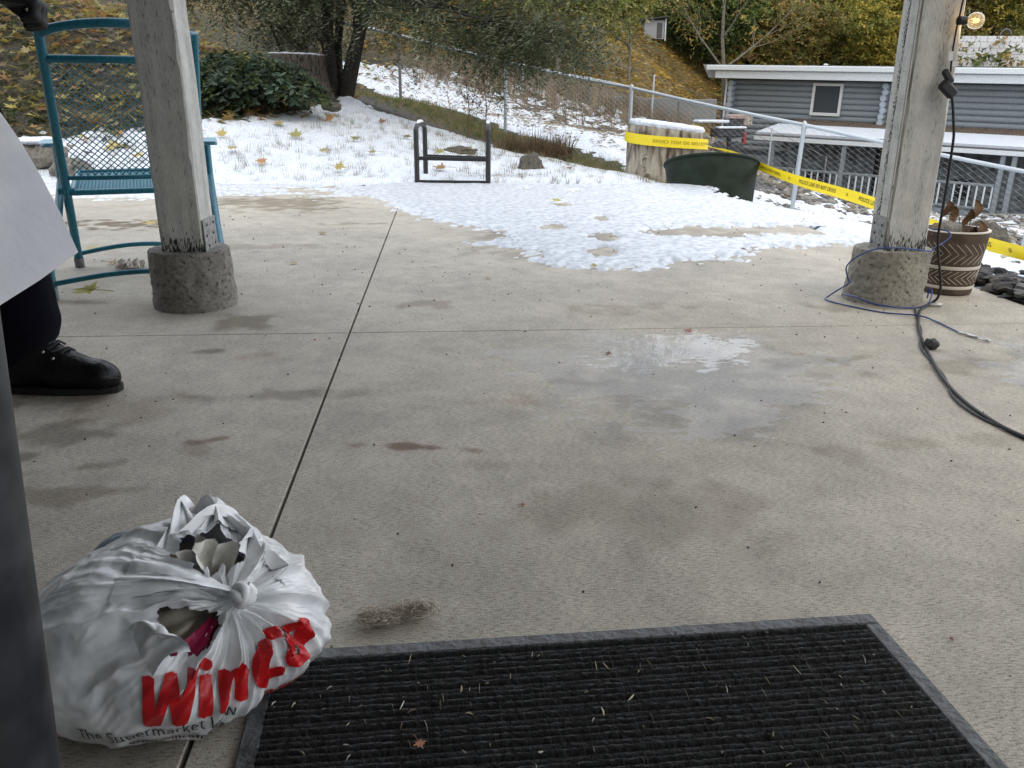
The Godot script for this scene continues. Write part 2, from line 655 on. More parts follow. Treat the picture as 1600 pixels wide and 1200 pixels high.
func slab_textures() -> Array:
	var n := 1024
	var fa := FastNoiseLite.new()
	fa.seed = 31
	fa.frequency = 0.22
	fa.fractal_octaves = 2
	var a := fa.get_seamless_image(n, n).get_data()
	fa.seed = 32
	fa.frequency = 0.20
	fa.fractal_octaves = 3
	var si := fa.get_seamless_image(256, n)
	si.resize(n, n, Image.INTERPOLATE_CUBIC)
	var b := si.get_data()
	fa.seed = 33
	fa.frequency = 0.012
	fa.fractal_octaves = 4
	var c := fa.get_seamless_image(n, n).get_data()
	var tone := PackedByteArray()
	tone.resize(n * n * 3)
	var hgt := PackedByteArray()
	hgt.resize(n * n)
	var r := RandomNumberGenerator.new()
	r.seed = 77
	for k in n * n:
		var s := (b[k] - 128.0) / 128.0
		var g := (a[k] - 128.0) / 128.0
		var l := (c[k] - 128.0) / 128.0
		var t := 0.82 + 0.10 * s + 0.11 * g + 0.035 * l
		if s < -0.30 and g < 0.0:
			t -= 0.12
		var h := 128.0 + 60.0 * s + 50.0 * g
		var q := r.randi() & 4095
		if q < 16:
			t += 0.15
		elif q < 40:
			t -= 0.22
			h -= 40.0
		var o := k * 3
		tone[o] = clampi(int(t * 255.0), 0, 255)
		tone[o + 1] = clampi(int((t - 0.004) * 253.0), 0, 255)
		tone[o + 2] = clampi(int((t - 0.008) * 249.0), 0, 255)
		hgt[k] = clampi(int(h), 0, 255)
	# stains over the whole slab, u -6.2..2.1, w -1.5..7.3
	var st := Image.create_from_data(n, n, false, Image.FORMAT_RGB8, PackedByteArray())if false else Image.create(n, n, false, Image.FORMAT_RGB8)
	fa.seed = 41
	fa.frequency = 0.012
	fa.fractal_octaves = 5
	var d := fa.get_image(n, n).get_data()
	fa.seed = 42
	fa.frequency = 0.05
	fa.fractal_octaves = 4
	var e := fa.get_image(n, n).get_data()
	var px := PackedByteArray()
	px.resize(n * n * 3)
	for k in n * n:
		var t := 0.89 + 0.06 * (d[k] - 128.0) / 128.0 + 0.05 * (e[k] - 128.0) / 128.0
		px[k * 3] = clampi(int(t * 255), 0, 255)
		px[k * 3 + 1] = clampi(int(t * 252), 0, 255)
		px[k * 3 + 2] = clampi(int(t * 246), 0, 255)
	# each: x, d, half length, half width, turn, tint r g b, strength
	var marks := [
		[-0.60, 1.74, 0.085, 0.024, 0.25, 0.58, 0.44, 0.38, 0.95], [-0.655, 1.68, 0.03, 0.05, 0.5, 0.66, 0.55, 0.48, 0.35],
		[-0.18, 1.69, 0.15, 0.024, -0.16, 0.58, 0.44, 0.38, 1.0], [-0.06, 1.60, 0.06, 0.03, -0.1, 0.7, 0.62, 0.58, 0.35],
		[0.0, 2.0, 0.09, 0.06, 0.4, 0.78, 0.64, 0.56, 0.4], [-0.62, 2.01, 0.13, 0.06, 0.0, 0.62, 0.60, 0.60, 0.6],
		[-0.42, 2.05, 0.07, 0.05, 0.0, 0.7, 0.67, 0.62, 0.5], [-0.74, 2.35, 0.08, 0.05, 0.0, 0.74, 0.6, 0.52, 0.4],
		[-0.86, 2.74, 0.09, 0.10, 0.3, 0.6, 0.57, 0.48, 0.75], [-0.86, 2.40, 0.05, 0.03, 0.1, 0.52, 0.5, 0.45, 0.8],
		[-2.2, 4.93, 0.34, 0.20, 0.0, 0.42, 0.35, 0.24, 0.95], [-1.0, 1.75, 0.12, 0.08, 0.2, 0.6, 0.58, 0.54, 0.7],
		[-1.02, 1.62, 0.08, 0.03, 0.2, 0.55, 0.53, 0.5, 0.75], [-0.84, 1.58, 0.1, 0.03, 0.3, 0.6, 0.57, 0.52, 0.6],
		[-0.82, 1.45, 0.12, 0.04, 0.1, 0.62, 0.58, 0.53, 0.6], [-1.2, 1.92, 0.22, 0.07, 0.0, 0.6, 0.58, 0.54, 0.7],
		[-0.9, 1.9, 0.2, 0.1, 0.1, 0.8, 0.76, 0.7, 0.5], [0.15, 2.15, 0.12, 0.05, 0.0, 0.72, 0.7, 0.66, 0.5],
		[0.82, 2.35, 0.2, 0.06, 0.1, 0.72, 0.69, 0.62, 0.6], [1.25, 2.3, 0.3, 0.05, 0.2, 0.74, 0.71, 0.65, 0.5],
		[1.0, 1.75, 0.35, 0.06, 0.1, 0.78, 0.75, 0.7, 0.5], [0.3, 1.4, 0.3, 0.12, 0.0, 0.84, 0.81, 0.77, 0.5],
		[-1.6, 5.9, 0.5, 0.4, 0.0, 0.62, 0.57, 0.48, 0.75], [-0.9, 5.0, 0.3, 0.06, 0.0, 0.66, 0.6, 0.5, 0.6],
		[-1.3, 4.2, 0.5, 0.1, 0.0, 0.8, 0.76, 0.7, 0.5], [-0.3, 3.0, 0.12, 0.08, 0.0, 0.72, 0.68, 0.6, 0.55],
		[0.35, 2.95, 0.25, 0.08, 0.0, 0.8, 0.76, 0.68, 0.5], [1.2, 3.0, 0.18, 0.10, 0.0, 0.72, 0.7, 0.62, 0.5],
		[0.42, 2.16, 0.42, 0.33, 0.1, 0.86, 0.87, 0.89, 0.75], [1.62, 2.25, 0.25, 0.35, 0.0, 0.86, 0.87, 0.89, 0.7],
		[0.6, 4.9, 0.9, 0.8, 0.0, 0.80, 0.79, 0.77, 0.6], [0.22, 4.2, 0.5, 0.5, 0.0, 0.82, 0.8, 0.77, 0.6],
		[-0.35, 0.62, 0.2, 0.2, 0.0, 0.6, 0.57, 0.52, 0.5]]
	for m in marks:
		var cu := su(m[0], m[1])
		var cw := sw(m[0], m[1])
		var reach: float = maxf(m[2], m[3]) * 1.5
		var x0 := clampi(int((cu - reach + 6.2) / 8.3 * n), 0, n - 1)
		var x1 := clampi(int((cu + reach + 6.2) / 8.3 * n), 0, n - 1)
		var y0 := clampi(int((cw - reach + 1.5) / 8.8 * n), 0, n - 1)
		var y1 := clampi(int((cw + reach + 1.5) / 8.8 * n), 0, n - 1)
		for y in range(y0, y1 + 1):
			for x in range(x0, x1 + 1):
				var du := (x + 0.5) / n * 8.3 - 6.2 - cu
				var dw := (y + 0.5) / n * 8.8 - 1.5 - cw
				var q := Vector2(du, dw).rotated(-m[4])
				var k := y * n + x
				var rr := Vector2(q.x / m[2], q.y / m[3]).length() + (e[k] - 128.0) / 128.0 * 0.9 + (d[k] - 128.0) / 128.0 * 0.5
				var f: float = smoothstep(1.05, 0.3, rr) * m[8] * 0.72
				for ch in 3:
					px[k * 3 + ch] = int(px[k * 3 + ch] * lerpf(1.0, m[5 + ch], f))
	st = Image.create_from_data(n, n, false, Image.FORMAT_RGB8, px)
	return [ImageTexture.create_from_image(Image.create_from_data(n, n, false, Image.FORMAT_RGB8, tone)), ImageTexture.create_from_image(Image.create_from_data(n, n, false, Image.FORMAT_L8, hgt)), ImageTexture.create_from_image(st)]


func make_slab() -> void:
	var tx := slab_textures()
	var m := paint(lin(0.775, 0.74, 0.675), 0.82)
	m.albedo_texture = tx[0]
	m.heightmap_enabled = true
	m.heightmap_texture = tx[1]
	m.heightmap_scale = 0.12
	m.detail_enabled = true
	m.detail_albedo = tx[2]
	m.detail_blend_mode = BaseMaterial3D.BLEND_MODE_MUL
	m.detail_uv_layer = BaseMaterial3D.DETAIL_UV_2
	M.concrete = m
	var root := Node3D.new()
	root.name = "patio_slab"
	add_child(root)
	ground_piece(root)
	root.set_meta("label", "grey broom-finished concrete patio with saw-cut joints")
	var us := [[-6.2, -2.65, 0.003, 0.003], [-2.65, -0.298, 0.003, 0.0032], [-0.298, 2.05, 0.0032, 0.0]]
	var ws := [[-1.5, 0.38, 0.002, 0.002], [0.38, 2.642, 0.002, 0.0022], [2.642, 4.88, 0.0022, 0.0012], [4.88, 7.2, 0.0012, 0.0]]
	for a in us:
		for b in ws:
			var g := Geo.new()
			var u0: float = a[0] + a[2]
			var u1: float = a[1] - a[3]
			var w0: float = b[0] + b[2]
			var w1: float = b[1] - b[3]
			var bv := 0.0015
			var ring := []
			for lv in [[0.0, bv], [-bv, 0.0], [-0.13, 0.0]]:
				var q := []
				for e in [[u0 + lv[1], w0 + lv[1]], [u1 - lv[1], w0 + lv[1]], [u1 - lv[1], w1 - lv[1]], [u0 + lv[1], w1 - lv[1]]]:
					q.append(g.p(slab_at(e[0], e[1], lv[0]), Vector2(e[0], e[1]) / 0.85))
					g.uv2.append(Vector2((e[0] + 6.2) / 8.3, (e[1] + 1.5) / 8.8))
				ring.append(q)
			g.quad(ring[0][0], ring[0][1], ring[0][2], ring[0][3])
			for k in 2:
				for s in 4:
					g.quad(ring[k + 1][s], ring[k + 1][(s + 1) % 4], ring[k][(s + 1) % 4], ring[k][s])
			put("slab_panel", g.mesh(false), m, root)
	# grit packed in the joints
	var f := Geo.new()
	f.box(Transform3D(Basis(Vector3.UP, -0.0781), slab_at(-0.298, 3.0, -0.009)), Vector3(0.006, 0.008, 8.3))
	for w in [2.642, 4.88]:
		f.box(Transform3D(Basis(Vector3.UP, -0.0781), slab_at(-2.0, w, -0.009)), Vector3(8.0, 0.008, 0.0035))
	put("joint_grit", f.mesh(false), paint(lin(0.012, 0.010, 0.008), 1.0), root)
	# standing water and the damp round it
	var water := paint(Color(0.8, 0.85, 0.9, 0.05), 0.03)
	water.metallic_specular = 0.33
	water.transparency = BaseMaterial3D.TRANSPARENCY_ALPHA
	var damp := paint(Color(0.85, 0.88, 0.92, 0.12), 0.27)
	damp.transparency = BaseMaterial3D.TRANSPARENCY_ALPHA
	film("puddle", "shallow clear puddle just before the cross joint", water, [Vector2(0.22, 2.30), Vector2(0.30, 2.50), Vector2(0.42, 2.60), Vector2(0.55, 2.61), Vector2(0.70, 2.56), Vector2(0.66, 2.42), Vector2(0.52, 2.30), Vector2(0.34, 2.22)], 0.005, 0.0032, 14.0, 0.09)
	film("damp_patch", "broad damp patch drying round the puddle", damp, [Vector2(-0.02, 2.38), Vector2(0.25, 2.60), Vector2(0.75, 2.58), Vector2(0.90, 2.30), Vector2(0.80, 2.02), Vector2(0.45, 1.82), Vector2(0.15, 1.95)], 0.008, 0.0016, 7.0, 0.16)
	film("damp_patch", "small damp patch at the right edge by the black cord", damp, [Vector2(1.32, 2.30), Vector2(1.5, 2.5), Vector2(1.8, 2.5), Vector2(1.9, 2.1), Vector2(1.6, 1.95), Vector2(1.35, 2.1)], 0.008, 0.0016, 7.0, 0.12)


func film(called: String, label: String, m: Material, poly: Array, step: float, y: float, fr: float, wob: float) -> void:
	var lo := Vector2(1e3, 1e3)
	var hi := -lo
	for q in poly:
		lo = lo.min(q)
		hi = hi.max(q)
	lo -= Vector2.ONE * wob
	hi += Vector2.ONE * wob
	var nu := int((hi.x - lo.x) / step)
	var nv := int((hi.y - lo.y) / step)
	var g := Geo.new()
	var keep := func(a, b):
		var q := Vector2(lerpf(lo.x, hi.x, a), lerpf(lo.y, hi.y, b))
		return inside(poly, q) + wob * (nz.get_noise_2d(q.x * fr * 0.3, q.y * fr * 0.6) * 1.4 + nz.get_noise_2d(q.x * fr * 1.2, q.y * fr * 2.6) * 0.9)
	g.grid(nu, nv, func(a, b):
		return Vector3(lerpf(lo.x, hi.x, a), y, -lerpf(lo.y, hi.y, b)),
		func(a, b): return keep.call(a, b) < 0.0)
	var o := put(called, g.mesh(), m)
	ground_piece(o)
	o.set_meta("label", label)


# ---------- ground and snow ----------

func axis(dense0: float, dense1: float, fine: float, end0: float, end1: float) -> Array:
	var out := []
	var x := dense0
	while x <= dense1 + 1e-6:
		out.append(x)
		x += fine
	var s := fine
	x = dense1
	while x < end1:
		s *= 1.09
		x += s
		out.append(x)
	s = fine
	x = dense0
	while x > end0:
		s *= 1.12
		x -= s
		out.push_front(x)
	return out


func ground_col(x: float, d: float) -> Color:
	var n := nz.get_noise_2d(x * 0.45, d * 0.45)
	var n2 := nz.get_noise_2d(x * 1.7 + 40.0, d * 1.7)
	var soil := Color(0.085, 0.07, 0.048)
	var hill := Color(0.32, 0.21, 0.06).lerp(Color(0.19, 0.15, 0.055), clampf(0.5 + n, 0, 1))
	var litter := Color(0.24, 0.20, 0.145).lerp(Color(0.13, 0.11, 0.07), clampf(0.4 + n2, 0, 1))
	var bank := Color(0.06, 0.052, 0.03)
	var gravel := Color(0.20, 0.19, 0.175).lerp(Color(0.11, 0.105, 0.1), clampf(0.5 + n2, 0, 1))
	var grass := Color(0.075, 0.08, 0.03).lerp(Color(0.13, 0.10, 0.05), clampf(0.5 + n2, 0, 1))
	var c := soil
	c = c.lerp(litter, smoothstep(12.5, 14.5, d + x * 0.9))
	c = c.lerp(bank, smoothstep(0.0, 1.0, -x - 2.2 + n) * smoothstep(7.2, 8.5, d))
	var fence := absf((x + 0.14) * 0.70 + (d - 14.5) * 0.72) / 1.0
	c = c.lerp(grass, smoothstep(1.9, 0.7, fence) * smoothstep(3.0, 1.0, x))
	c = c.lerp(gravel, smoothstep(1.6, 2.4, x + n * 0.5) * smoothstep(24.0, 19.0, d - x * 0.5) * smoothstep(-3.0, 0.5, x * 1.2 - (d - 9.0) * 0.5))
	c = c.lerp(hill, smoothstep(22.0, 25.0, d - maxf(0.0, x - 5.0) * 0.9))
	return c


func make_ground() -> void:
	var xs := axis(-7.5, 7.5, 0.2, -160.0, 180.0)
	var ds := axis(0.0, 17.0, 0.2, -60.0, 240.0)
	var g := Geo.new()
	for d in ds:
		for x in xs:
			var h := ground_y(clampf(x, -60, 70), clampf(d, -15, 110))
			h += nz.get_noise_2d(x * 0.9, d * 0.9) * 0.03
			var u := su(x, d)
			var w := sw(x, d)
			var e := minf(minf(u + 6.1, 2.0 - u), minf(w + 1.4, 7.15 - w))
			if e > 0.0:
				h = minf(h, -0.04 - minf(e, 0.3) * 0.8)
			if d < -1.2:
				h = minf(h, -0.06)
			g.col = ground_col(x, d)
			g.p(Vector3(x, h, -d), Vector2(x, d))
	var nx := xs.size()
	for b in ds.size() - 1:
		for a in nx - 1:
			var q := b * nx + a
			g.quad(q, q + 1, q + nx + 1, q + nx)
	ground_piece(put("ground", g.mesh(), M.ground))


func snow_sheet(called: String, label: String, x0: float, x1: float, d0: float, d1: float, step: float, cover: Callable, base: Callable, thick: float, m: Material) -> void:
	var g := Geo.new()
	var nu := int((x1 - x0) / step)
	var nv := int((d1 - d0) / step)
	var cv := PackedFloat32Array()
	for b in nv + 1:
		for a in nu + 1:
			var x := x0 + a * step
			var d := d0 + b * step
			var s: float = cover.call(x, d)
			cv.append(s)
			var t := clampf(s, -0.5, 1.0)
			g.p(Vector3(x, base.call(x, d) + (thick * smoothstep(0.0, 0.14, t) if t > 0.0 else 0.03 * t) + (nz.get_noise_2d(x * 3.5, d * 3.5) * 0.008 + nz.get_noise_2d(x * 14.0, d * 14.0) * 0.0018) * clampf(t * 3.0, 0.0, 1.0), -d), Vector2(x, d))
	for b in nv:
		for a in nu:
			var q := b * (nu + 1) + a
			if maxf(maxf(cv[q], cv[q + 1]), maxf(cv[q + nu + 1], cv[q + nu + 2])) > 0.0:
				g.quad(q, q + 1, q + nu + 2, q + nu + 1)
	var o := put(called, g.mesh(), m)
	stuff(o)
	o.set_meta("label", label)
	o.set_meta("category", "snow")


func make_snow() -> void:
	var lawn := [Vector2(-6.5, 7.0), Vector2(-6.0, 7.9), Vector2(-4.5, 8.15), Vector2(-3.4, 8.7), Vector2(-2.7, 9.3), Vector2(-2.3, 9.7), Vector2(-2.25, 10.6), Vector2(-2.0, 11.1), Vector2(-1.5, 10.8), Vector2(-0.8, 11.0), Vector2(0.0, 10.2), Vector2(0.65, 9.3), Vector2(1.2, 9.0), Vector2(1.55, 8.3), Vector2(2.2, 7.6), Vector2(2.2, 7.0)]
	var gy := func(x, d): return ground_y(x, d) + nz.get_noise_2d(x * 0.9, d * 0.9) * 0.03
	snow_sheet("lawn_snow", "thin snow over the lawn behind the patio", -6.6, 2.4, 7.16, 13.0, 0.04, func(x, d):
		var s := inside(lawn, Vector2(x, d)) - 1.5 * smoothstep(7.42, 7.22, sw(x, d))
		return clampf(s * 1.2, -1, 0.55) + 0.10 + nz.get_noise_2d(x * 1.6, d * 1.6) * 0.36 + nz.get_noise_2d(x * 8.0, d * 8.0) * 0.26 + nz.get_noise_2d(x * 23.0, d * 23.0) * 0.2, gy, 0.035, M.snow)
	var patch := [Vector2(-1.2, 7.8), Vector2(-1.0, 6.4), Vector2(-0.75, 5.75), Vector2(-0.40, 5.05), Vector2(-0.05, 4.75), Vector2(-0.02, 4.45), Vector2(-0.15, 4.36), Vector2(0.10, 4.12), Vector2(0.16, 3.80), Vector2(0.36, 3.70), Vector2(0.62, 3.74), Vector2(0.78, 3.86), Vector2(0.98, 3.98), Vector2(1.10, 4.03), Vector2(1.16, 4.25), Vector2(1.72, 4.38), Vector2(1.74, 4.62), Vector2(1.35, 4.66), Vector2(1.15, 4.5), Vector2(0.80, 4.55), Vector2(0.66, 4.75), Vector2(0.85, 4.95), Vector2(1.35, 5.0), Vector2(1.72, 5.1), Vector2(1.62, 5.8), Vector2(1.52, 6.9), Vector2(1.7, 7.8)]
	var holes := [Vector3(0.337, 5.96, 0.9), Vector3(0.529, 5.267, 0.8), Vector3(0.227, 4.909, 0.95), Vector3(0.47, 4.53, 1.0), Vector3(0.42, 4.10, 0.95), Vector3(0.47, 6.8, 0.6), Vector3(0.1, 7.0, 0.6)]
	snow_sheet("patio_snow", "melting sheet of wet snow on the far patio with footprints", -1.5, 2.0, 3.5, 7.7, 0.02, func(x, d):
		var s := inside(patch, Vector2(x, d))
		var t := clampf(s * 2.2, -1, 0.6) + nz.get_noise_2d(x * 3.0, d * 2.0) * 0.16 + nz.get_noise_2d(x * 11.0, d * 7.0) * 0.28 + nz.get_noise_2d(x * 30.0, d * 18.0) * 0.24 + 0.02
		for h in holes:
			var q := Vector2((x - h.x) / 0.095, (d - h.y) / 0.19)
			t -= h.z * smoothstep(1.25, 0.55, q.length() + nz.get_noise_2d(x * 14.0, d * 14.0) * 0.5)
		return t, func(x, d): return lerpf(0.0, ground_y(x, d) + 0.02, smoothstep(7.2, 7.6, sw(x, d))), 0.014, M.slush)
	snow_sheet("patio_snow", "scattered crusts of old snow along the far patio edge", -4.2, -0.6, 5.6, 7.2, 0.025, func(x, d):
		var edge := 6.55 + 0.30 * sin(x * 1.3 + 0.5) - 0.35 * smoothstep(-1.9, -3.4, x)
		return clampf((sw(x, d) - edge) * 0.9, -1, 0.4) - 0.30 * smoothstep(-1.0, -1.5, x) * smoothstep(-2.6, -1.6, x) - 0.13 + nz.get_noise_2d(x * 2.2 + 9.0, d * 4.0) * 0.45 + nz.get_noise_2d(x * 12.0, d * 16.0) * 0.35, func(_x, _d): return 0.0, 0.010, M.slush)
	snow_sheet("slope_snow", "patchy snow on the slope beyond the fence", -4.5, 3.4, 11.0, 21.5, 0.08, func(x, d):
		var along: float = (x + 0.14) * 0.70 + (d - 14.5) * 0.72   # beyond the fence when positive
		var side: float = (x + 0.14) * 0.72 - (d - 14.5) * 0.70
		return smoothstep(0.1, 0.9, along) * smoothstep(3.6 - maxf(0.0, side) * 0.5, 1.2, along) * 0.62 * smoothstep(3.2, 1.2, side) - 0.12 - 0.9 * smoothstep(0.6, -0.1, along) + nz.get_noise_2d(x * 1.5, d * 1.5) * 0.25 + nz.get_noise_2d(x * 6.0, d * 6.0) * 0.5, gy, 0.04, M.snow)
	snow_sheet("gravel_snow", "strips of snow between the patio edge and the gravel", 1.55, 7.0, 2.2, 13.0, 0.06, func(x, d):
		var off := su(x, d) - 2.06
		var t := 0.42 * smoothstep(0.02, 0.12, off) * smoothstep(1.6, 0.5, off) * smoothstep(3.1, 4.0, d) * smoothstep(11.5, 9.5, d)
		t += 0.20 * smoothstep(0.8, 1.6, off)
		return t - 0.13 + nz.get_noise_2d(x * 1.3 + 3.0, d * 1.3) * 0.35 + nz.get_noise_2d(x * 7.0, d * 7.0) * 0.3 - 3.0 * smoothstep(0.04, -0.02, off), gy, 0.04, M.snow)
	snow_sheet("gravel_snow", "flecks of snow lying between the stones before the log house", 3.0, 17.0, 13.0, 25.0, 0.16, func(x, d):
		return -0.12 + nz.get_noise_2d(x * 1.1 + 3.0, d * 1.1) * 0.3 + nz.get_noise_2d(x * 3.1, d * 3.1) * 0.5 - smoothstep(10.0, 4.0, x * 1.5 - (d - 14.0) * 0.6 + 2.0), gy, 0.05, M.snow)


# ---------- the roof over the patio and the wall behind the camera ----------

func make_roof() -> void:
	var xf := Transform3D(Basis(Vector3.UP, -0.0781), Vector3.ZERO)
	var wood := rough_look(lin(0.46, 0.46, 0.44), 0.8, M.fine, 0.7)
	var r := thing("patio_roof", "painted timber roof over the patio carried by the posts", "roof")
	var g := Geo.new()
	g.box(xf * Transform3D(Basis.IDENTITY, Vector3(-2.0, 2.66, -1.3)), Vector3(7.4, 0.06, 4.6), 0.01)
	put("deck", g.mesh(false), wood, r)
	g = Geo.new()
	g.box(xf * Transform3D(Basis.IDENTITY, Vector3(-2.0, 2.50, -3.05)), Vector3(7.2, 0.22, 0.14), 0.01)
	put("beam", g.mesh(false), wood, r)
	for k in 10:
		g = Geo.new()
		g.box(xf * Transform3D(Basis.IDENTITY, Vector3(-5.5 + k * 0.8, 2.605, -1.3)), Vector3(0.045, 0.05, 4.5), 0.004)
		put("rafter", g.mesh(false), wood, r)
	var w := thing("building_wall", "grey boarded building wall behind the patio door", "wall")
	for k in 14:
		g = Geo.new()
		g.box(xf * Transform3D(Basis(Vector3.RIGHT, 0.06), Vector3(-1.7, 0.1 + k * 0.19, 0.95)), Vector3(7.2, 0.2, 0.03), 0.003)
		put("board", g.mesh(false), M.siding, w)
	g = Geo.new()
	g.box(xf * Transform3D(Basis.IDENTITY, Vector3(-1.7, 1.35, 1.1)), Vector3(7.2, 2.7, 0.2))
	put("core", g.mesh(false), M.siding, w)
	var l := thing("building_wing", "dark boarded wing of the building along the patio's left side", "wall")
	for k in 14:
		g = Geo.new()
		g.box(xf * Transform3D(Basis(Vector3.BACK, -0.06), Vector3(-3.15, 0.1 + k * 0.19, -0.85)), Vector3(0.03, 0.2, 3.4), 0.003)
		put("board", g.mesh(false), M.siding, l)
	g = Geo.new()
	g.box(xf * Transform3D(Basis.IDENTITY, Vector3(-3.3, 1.35, -0.85)), Vector3(0.2, 2.7, 3.4))
	put("core", g.mesh(false), M.siding, l)


# ---------- log house ----------

func make_house() -> void:
	var h := thing("log_house", "low grey-blue log house with white fascia and a railed porch", "house", Vector3(11.6, 0, -27.5))
	h.basis = Basis(Vector3(0.777, 0, 0.63), Vector3.UP, Vector3(-0.63, 0, 0.777)).orthonormalized() * Basis(Vector3.BACK, -0.024)
	var seam := paint(lin(0.10, 0.115, 0.13), 0.9)
	var g := Geo.new()
	g.box(Transform3D(Basis.IDENTITY, Vector3(1.6, -0.75, -5.0)), Vector3(15.4, 3.7, 6.6))
	put("core_wall", g.mesh(false), seam, h)
	# wall logs
	var pitch := 0.186
	var pale := rough_look(lin(0.42, 0.47, 0.53), 0.7, M.fine, 2.0)
	var long := Geo.new()
	long.tube([Vector3(-7.75, 0, 0), Vector3(-3, 0, 0), Vector3(3, 0, 0), Vector3(7.75, 0, 0)], 0.098, 14)
	var long_m := long.mesh()
	var short := Geo.new()
	short.tube([Vector3(-1.0, 0, 0), Vector3(1.0, 0, 0)], 0.098, 14)
	var short_m := short.mesh()
	var ending := Geo.new()
	ending.tube([Vector3(0, 0, -0.12), Vector3(0, 0, 0.095), Vector3(0, 0, 0.105)], [0.098, 0.098, 0.088], 14)
	var end_m := ending.mesh(false)
	for k in 13:
		var y := 1.06 - k * pitch
		if k < 7:
			put("wall_log", long_m, M.siding, h).position = Vector3(1.55, y, -1.68)
			put("log_end", end_m, pale, h).position = Vector3(-0.96 + 0.02 * sin(k * 2.0), y - 0.05, -1.44)
		else:
			put("wall_log", short_m, M.siding, h).position = Vector3(-5.2, y, -1.68)
		put("log_end", end_m, pale, h).position = Vector3(-6.24 + 0.03 * sin(k * 3.0), y - 0.05, -1.44)
	# roof edge
	g = Geo.new()
	g.box(Transform3D(Basis.IDENTITY, Vector3(1.4, 1.27, -1.02)), Vector3(16.2, 0.24, 0.06), 0.01)
	put("fascia", g.mesh(false), M.trim, h)
	g = Geo.new()
	g.box(Transform3D(Basis.IDENTITY, Vector3(1.3, 1.49, -0.94)), Vector3(16.6, 0.17, 0.14), 0.02)
	put("gutter", g.mesh(false), M.trim, h)
	g = Geo.new()
	g.fan([Vector2(-7.0, 1.16), Vector2(9.5, 1.16), Vector2(9.5, 1.60), Vector2(-7.25, 1.60)], Transform3D(Basis.IDENTITY, Vector3(0, 0, -4.9)), 7.6)
	var rf := put("roof", g.mesh(false), rough_look(lin(0.30, 0.31, 0.32), 0.9, M.patch, 0.5), h)
	g = Geo.new()
	g.box(Transform3D(Basis.IDENTITY, Vector3(-2.9, 1.62, -1.2)), Vector3(0.13, 0.07, 0.1), 0.02)
	put("snow_clump", g.mesh(false), M.snow, rf)
	# window
	var w := Node3D.new()
	w.name = "window"
	h.add_child(w)
	w.position = Vector3(-2.85, 0.55, -1.55)
	for e in [[0.0, 0.47, 1.02, 0.09], [0.0, -0.47, 1.02, 0.10]]:
		g = Geo.new()
		g.box(Transform3D(Basis.IDENTITY, Vector3(e[0], e[1], 0)), Vector3(e[2], e[3], 0.09), 0.01)
		put("frame", g.mesh(false), paint(lin(0.62, 0.62, 0.6), 0.6), w)
	for s in [-1, 1]:
		g = Geo.new()
		g.box(Transform3D(Basis.IDENTITY, Vector3(s * 0.46, 0, 0)), Vector3(0.09, 0.85, 0.085), 0.01)
		put("frame", g.mesh(false), paint(lin(0.62, 0.62, 0.6), 0.6), w)
	g = Geo.new()
	g.box(Transform3D(Basis.IDENTITY, Vector3(0, 0, -0.01)), Vector3(0.83, 0.84, 0.012))
	put("pane", g.mesh(false), paint(lin(0.055, 0.065, 0.075), 0.05), w)
	# downspout
	g = Geo.new()
	g.tube([Vector3(-6.42, 1.16, -1.3), Vector3(-6.42, 1.0, -1.4), Vector3(-6.42, -1.9, -1.4)], 0.04, 8)
	put("downspout", g.mesh(), M.trim, h)
	# plain lower wall at the left
	g = Geo.new()
	g.box(Transform3D(Basis.IDENTITY, Vector3(-5.2, -2.1, -1.72)), Vector3(2.0, 1.4, 0.1))
	put("lower_wall", g.mesh(false), M.siding, h)
	# porch roof: four courses of shingles, then snow
	var shingle := rough_look(lin(0.17, 0.13, 0.10), 0.95, M.patch, 3.0)
	var slope := Basis(Vector3.RIGHT, 0.24)
	for k in 4:
		for q in 20:
			g = Geo.new() if q == 0 else g
			if q == 0:
				g.box(Transform3D.IDENTITY, Vector3(0.64, 0.02, 0.24), 0.003)
				M["shingle%d" % k] = g.mesh(false)
			var s := put("shingle", M["shingle%d" % k], shingle, h)
			s.transform = Transform3D(slope * Basis(Vector3.RIGHT, 0.06) * Basis(Vector3.BACK, rng.randf_range(-0.006, 0.006)), Vector3(-3.5 + k * -0.05 + q * 0.66, -0.15 - k * 0.052, -1.45 + k * 0.205))
	g = Geo.new()
	g.fan([Vector2(-4.15, 0.75), Vector2(9.5, 0.75), Vector2(9.5, -0.32), Vector2(-4.45, -0.32)], Transform3D(slope * Basis(Vector3.RIGHT, -PI / 2), Vector3(0, -0.47, -0.2)), 0.07)
	put("porch_roof_snow", g.mesh(false), M.snow, h)
	g = Geo.new()
	g.fan([Vector2(-3.95, 1.4), Vector2(9.5, 1.4), Vector2(9.5, -0.36), Vector2(-4.5, -0.36)], Transform3D(slope * Basis(Vector3.RIGHT, -PI / 2), Vector3(0, -0.53, -0.2)), 0.05)
	put("porch_roof", g.mesh(false), M.oldzinc, h)
	g = Geo.new()
	g.box(Transform3D(Basis.IDENTITY, Vector3(2.5, -0.70, 0.12)), Vector3(14.0, 0.14, 0.05), 0.006)
	put("porch_fascia", g.mesh(false), M.trim, h)
	g = Geo.new()
	g.box(Transform3D(Basis.IDENTITY, Vector3(2.6, -2.46, -0.75)), Vector3(13.2, 0.12, 1.7))
	put("porch_floor", g.mesh(false), M.siding, h)
	g = Geo.new()
	g.box(Transform3D(Basis.IDENTITY, Vector3(2.6, -2.62, 0.02)), Vector3(13.2, 0.26, 0.06), 0.006)
	put("skirt_board", g.mesh(false), M.siding, h)
	g = Geo.new()
	g.box(Transform3D(Basis.IDENTITY, Vector3(2.6, -1.5, -1.62)), Vector3(13.2, 2.0, 0.06))
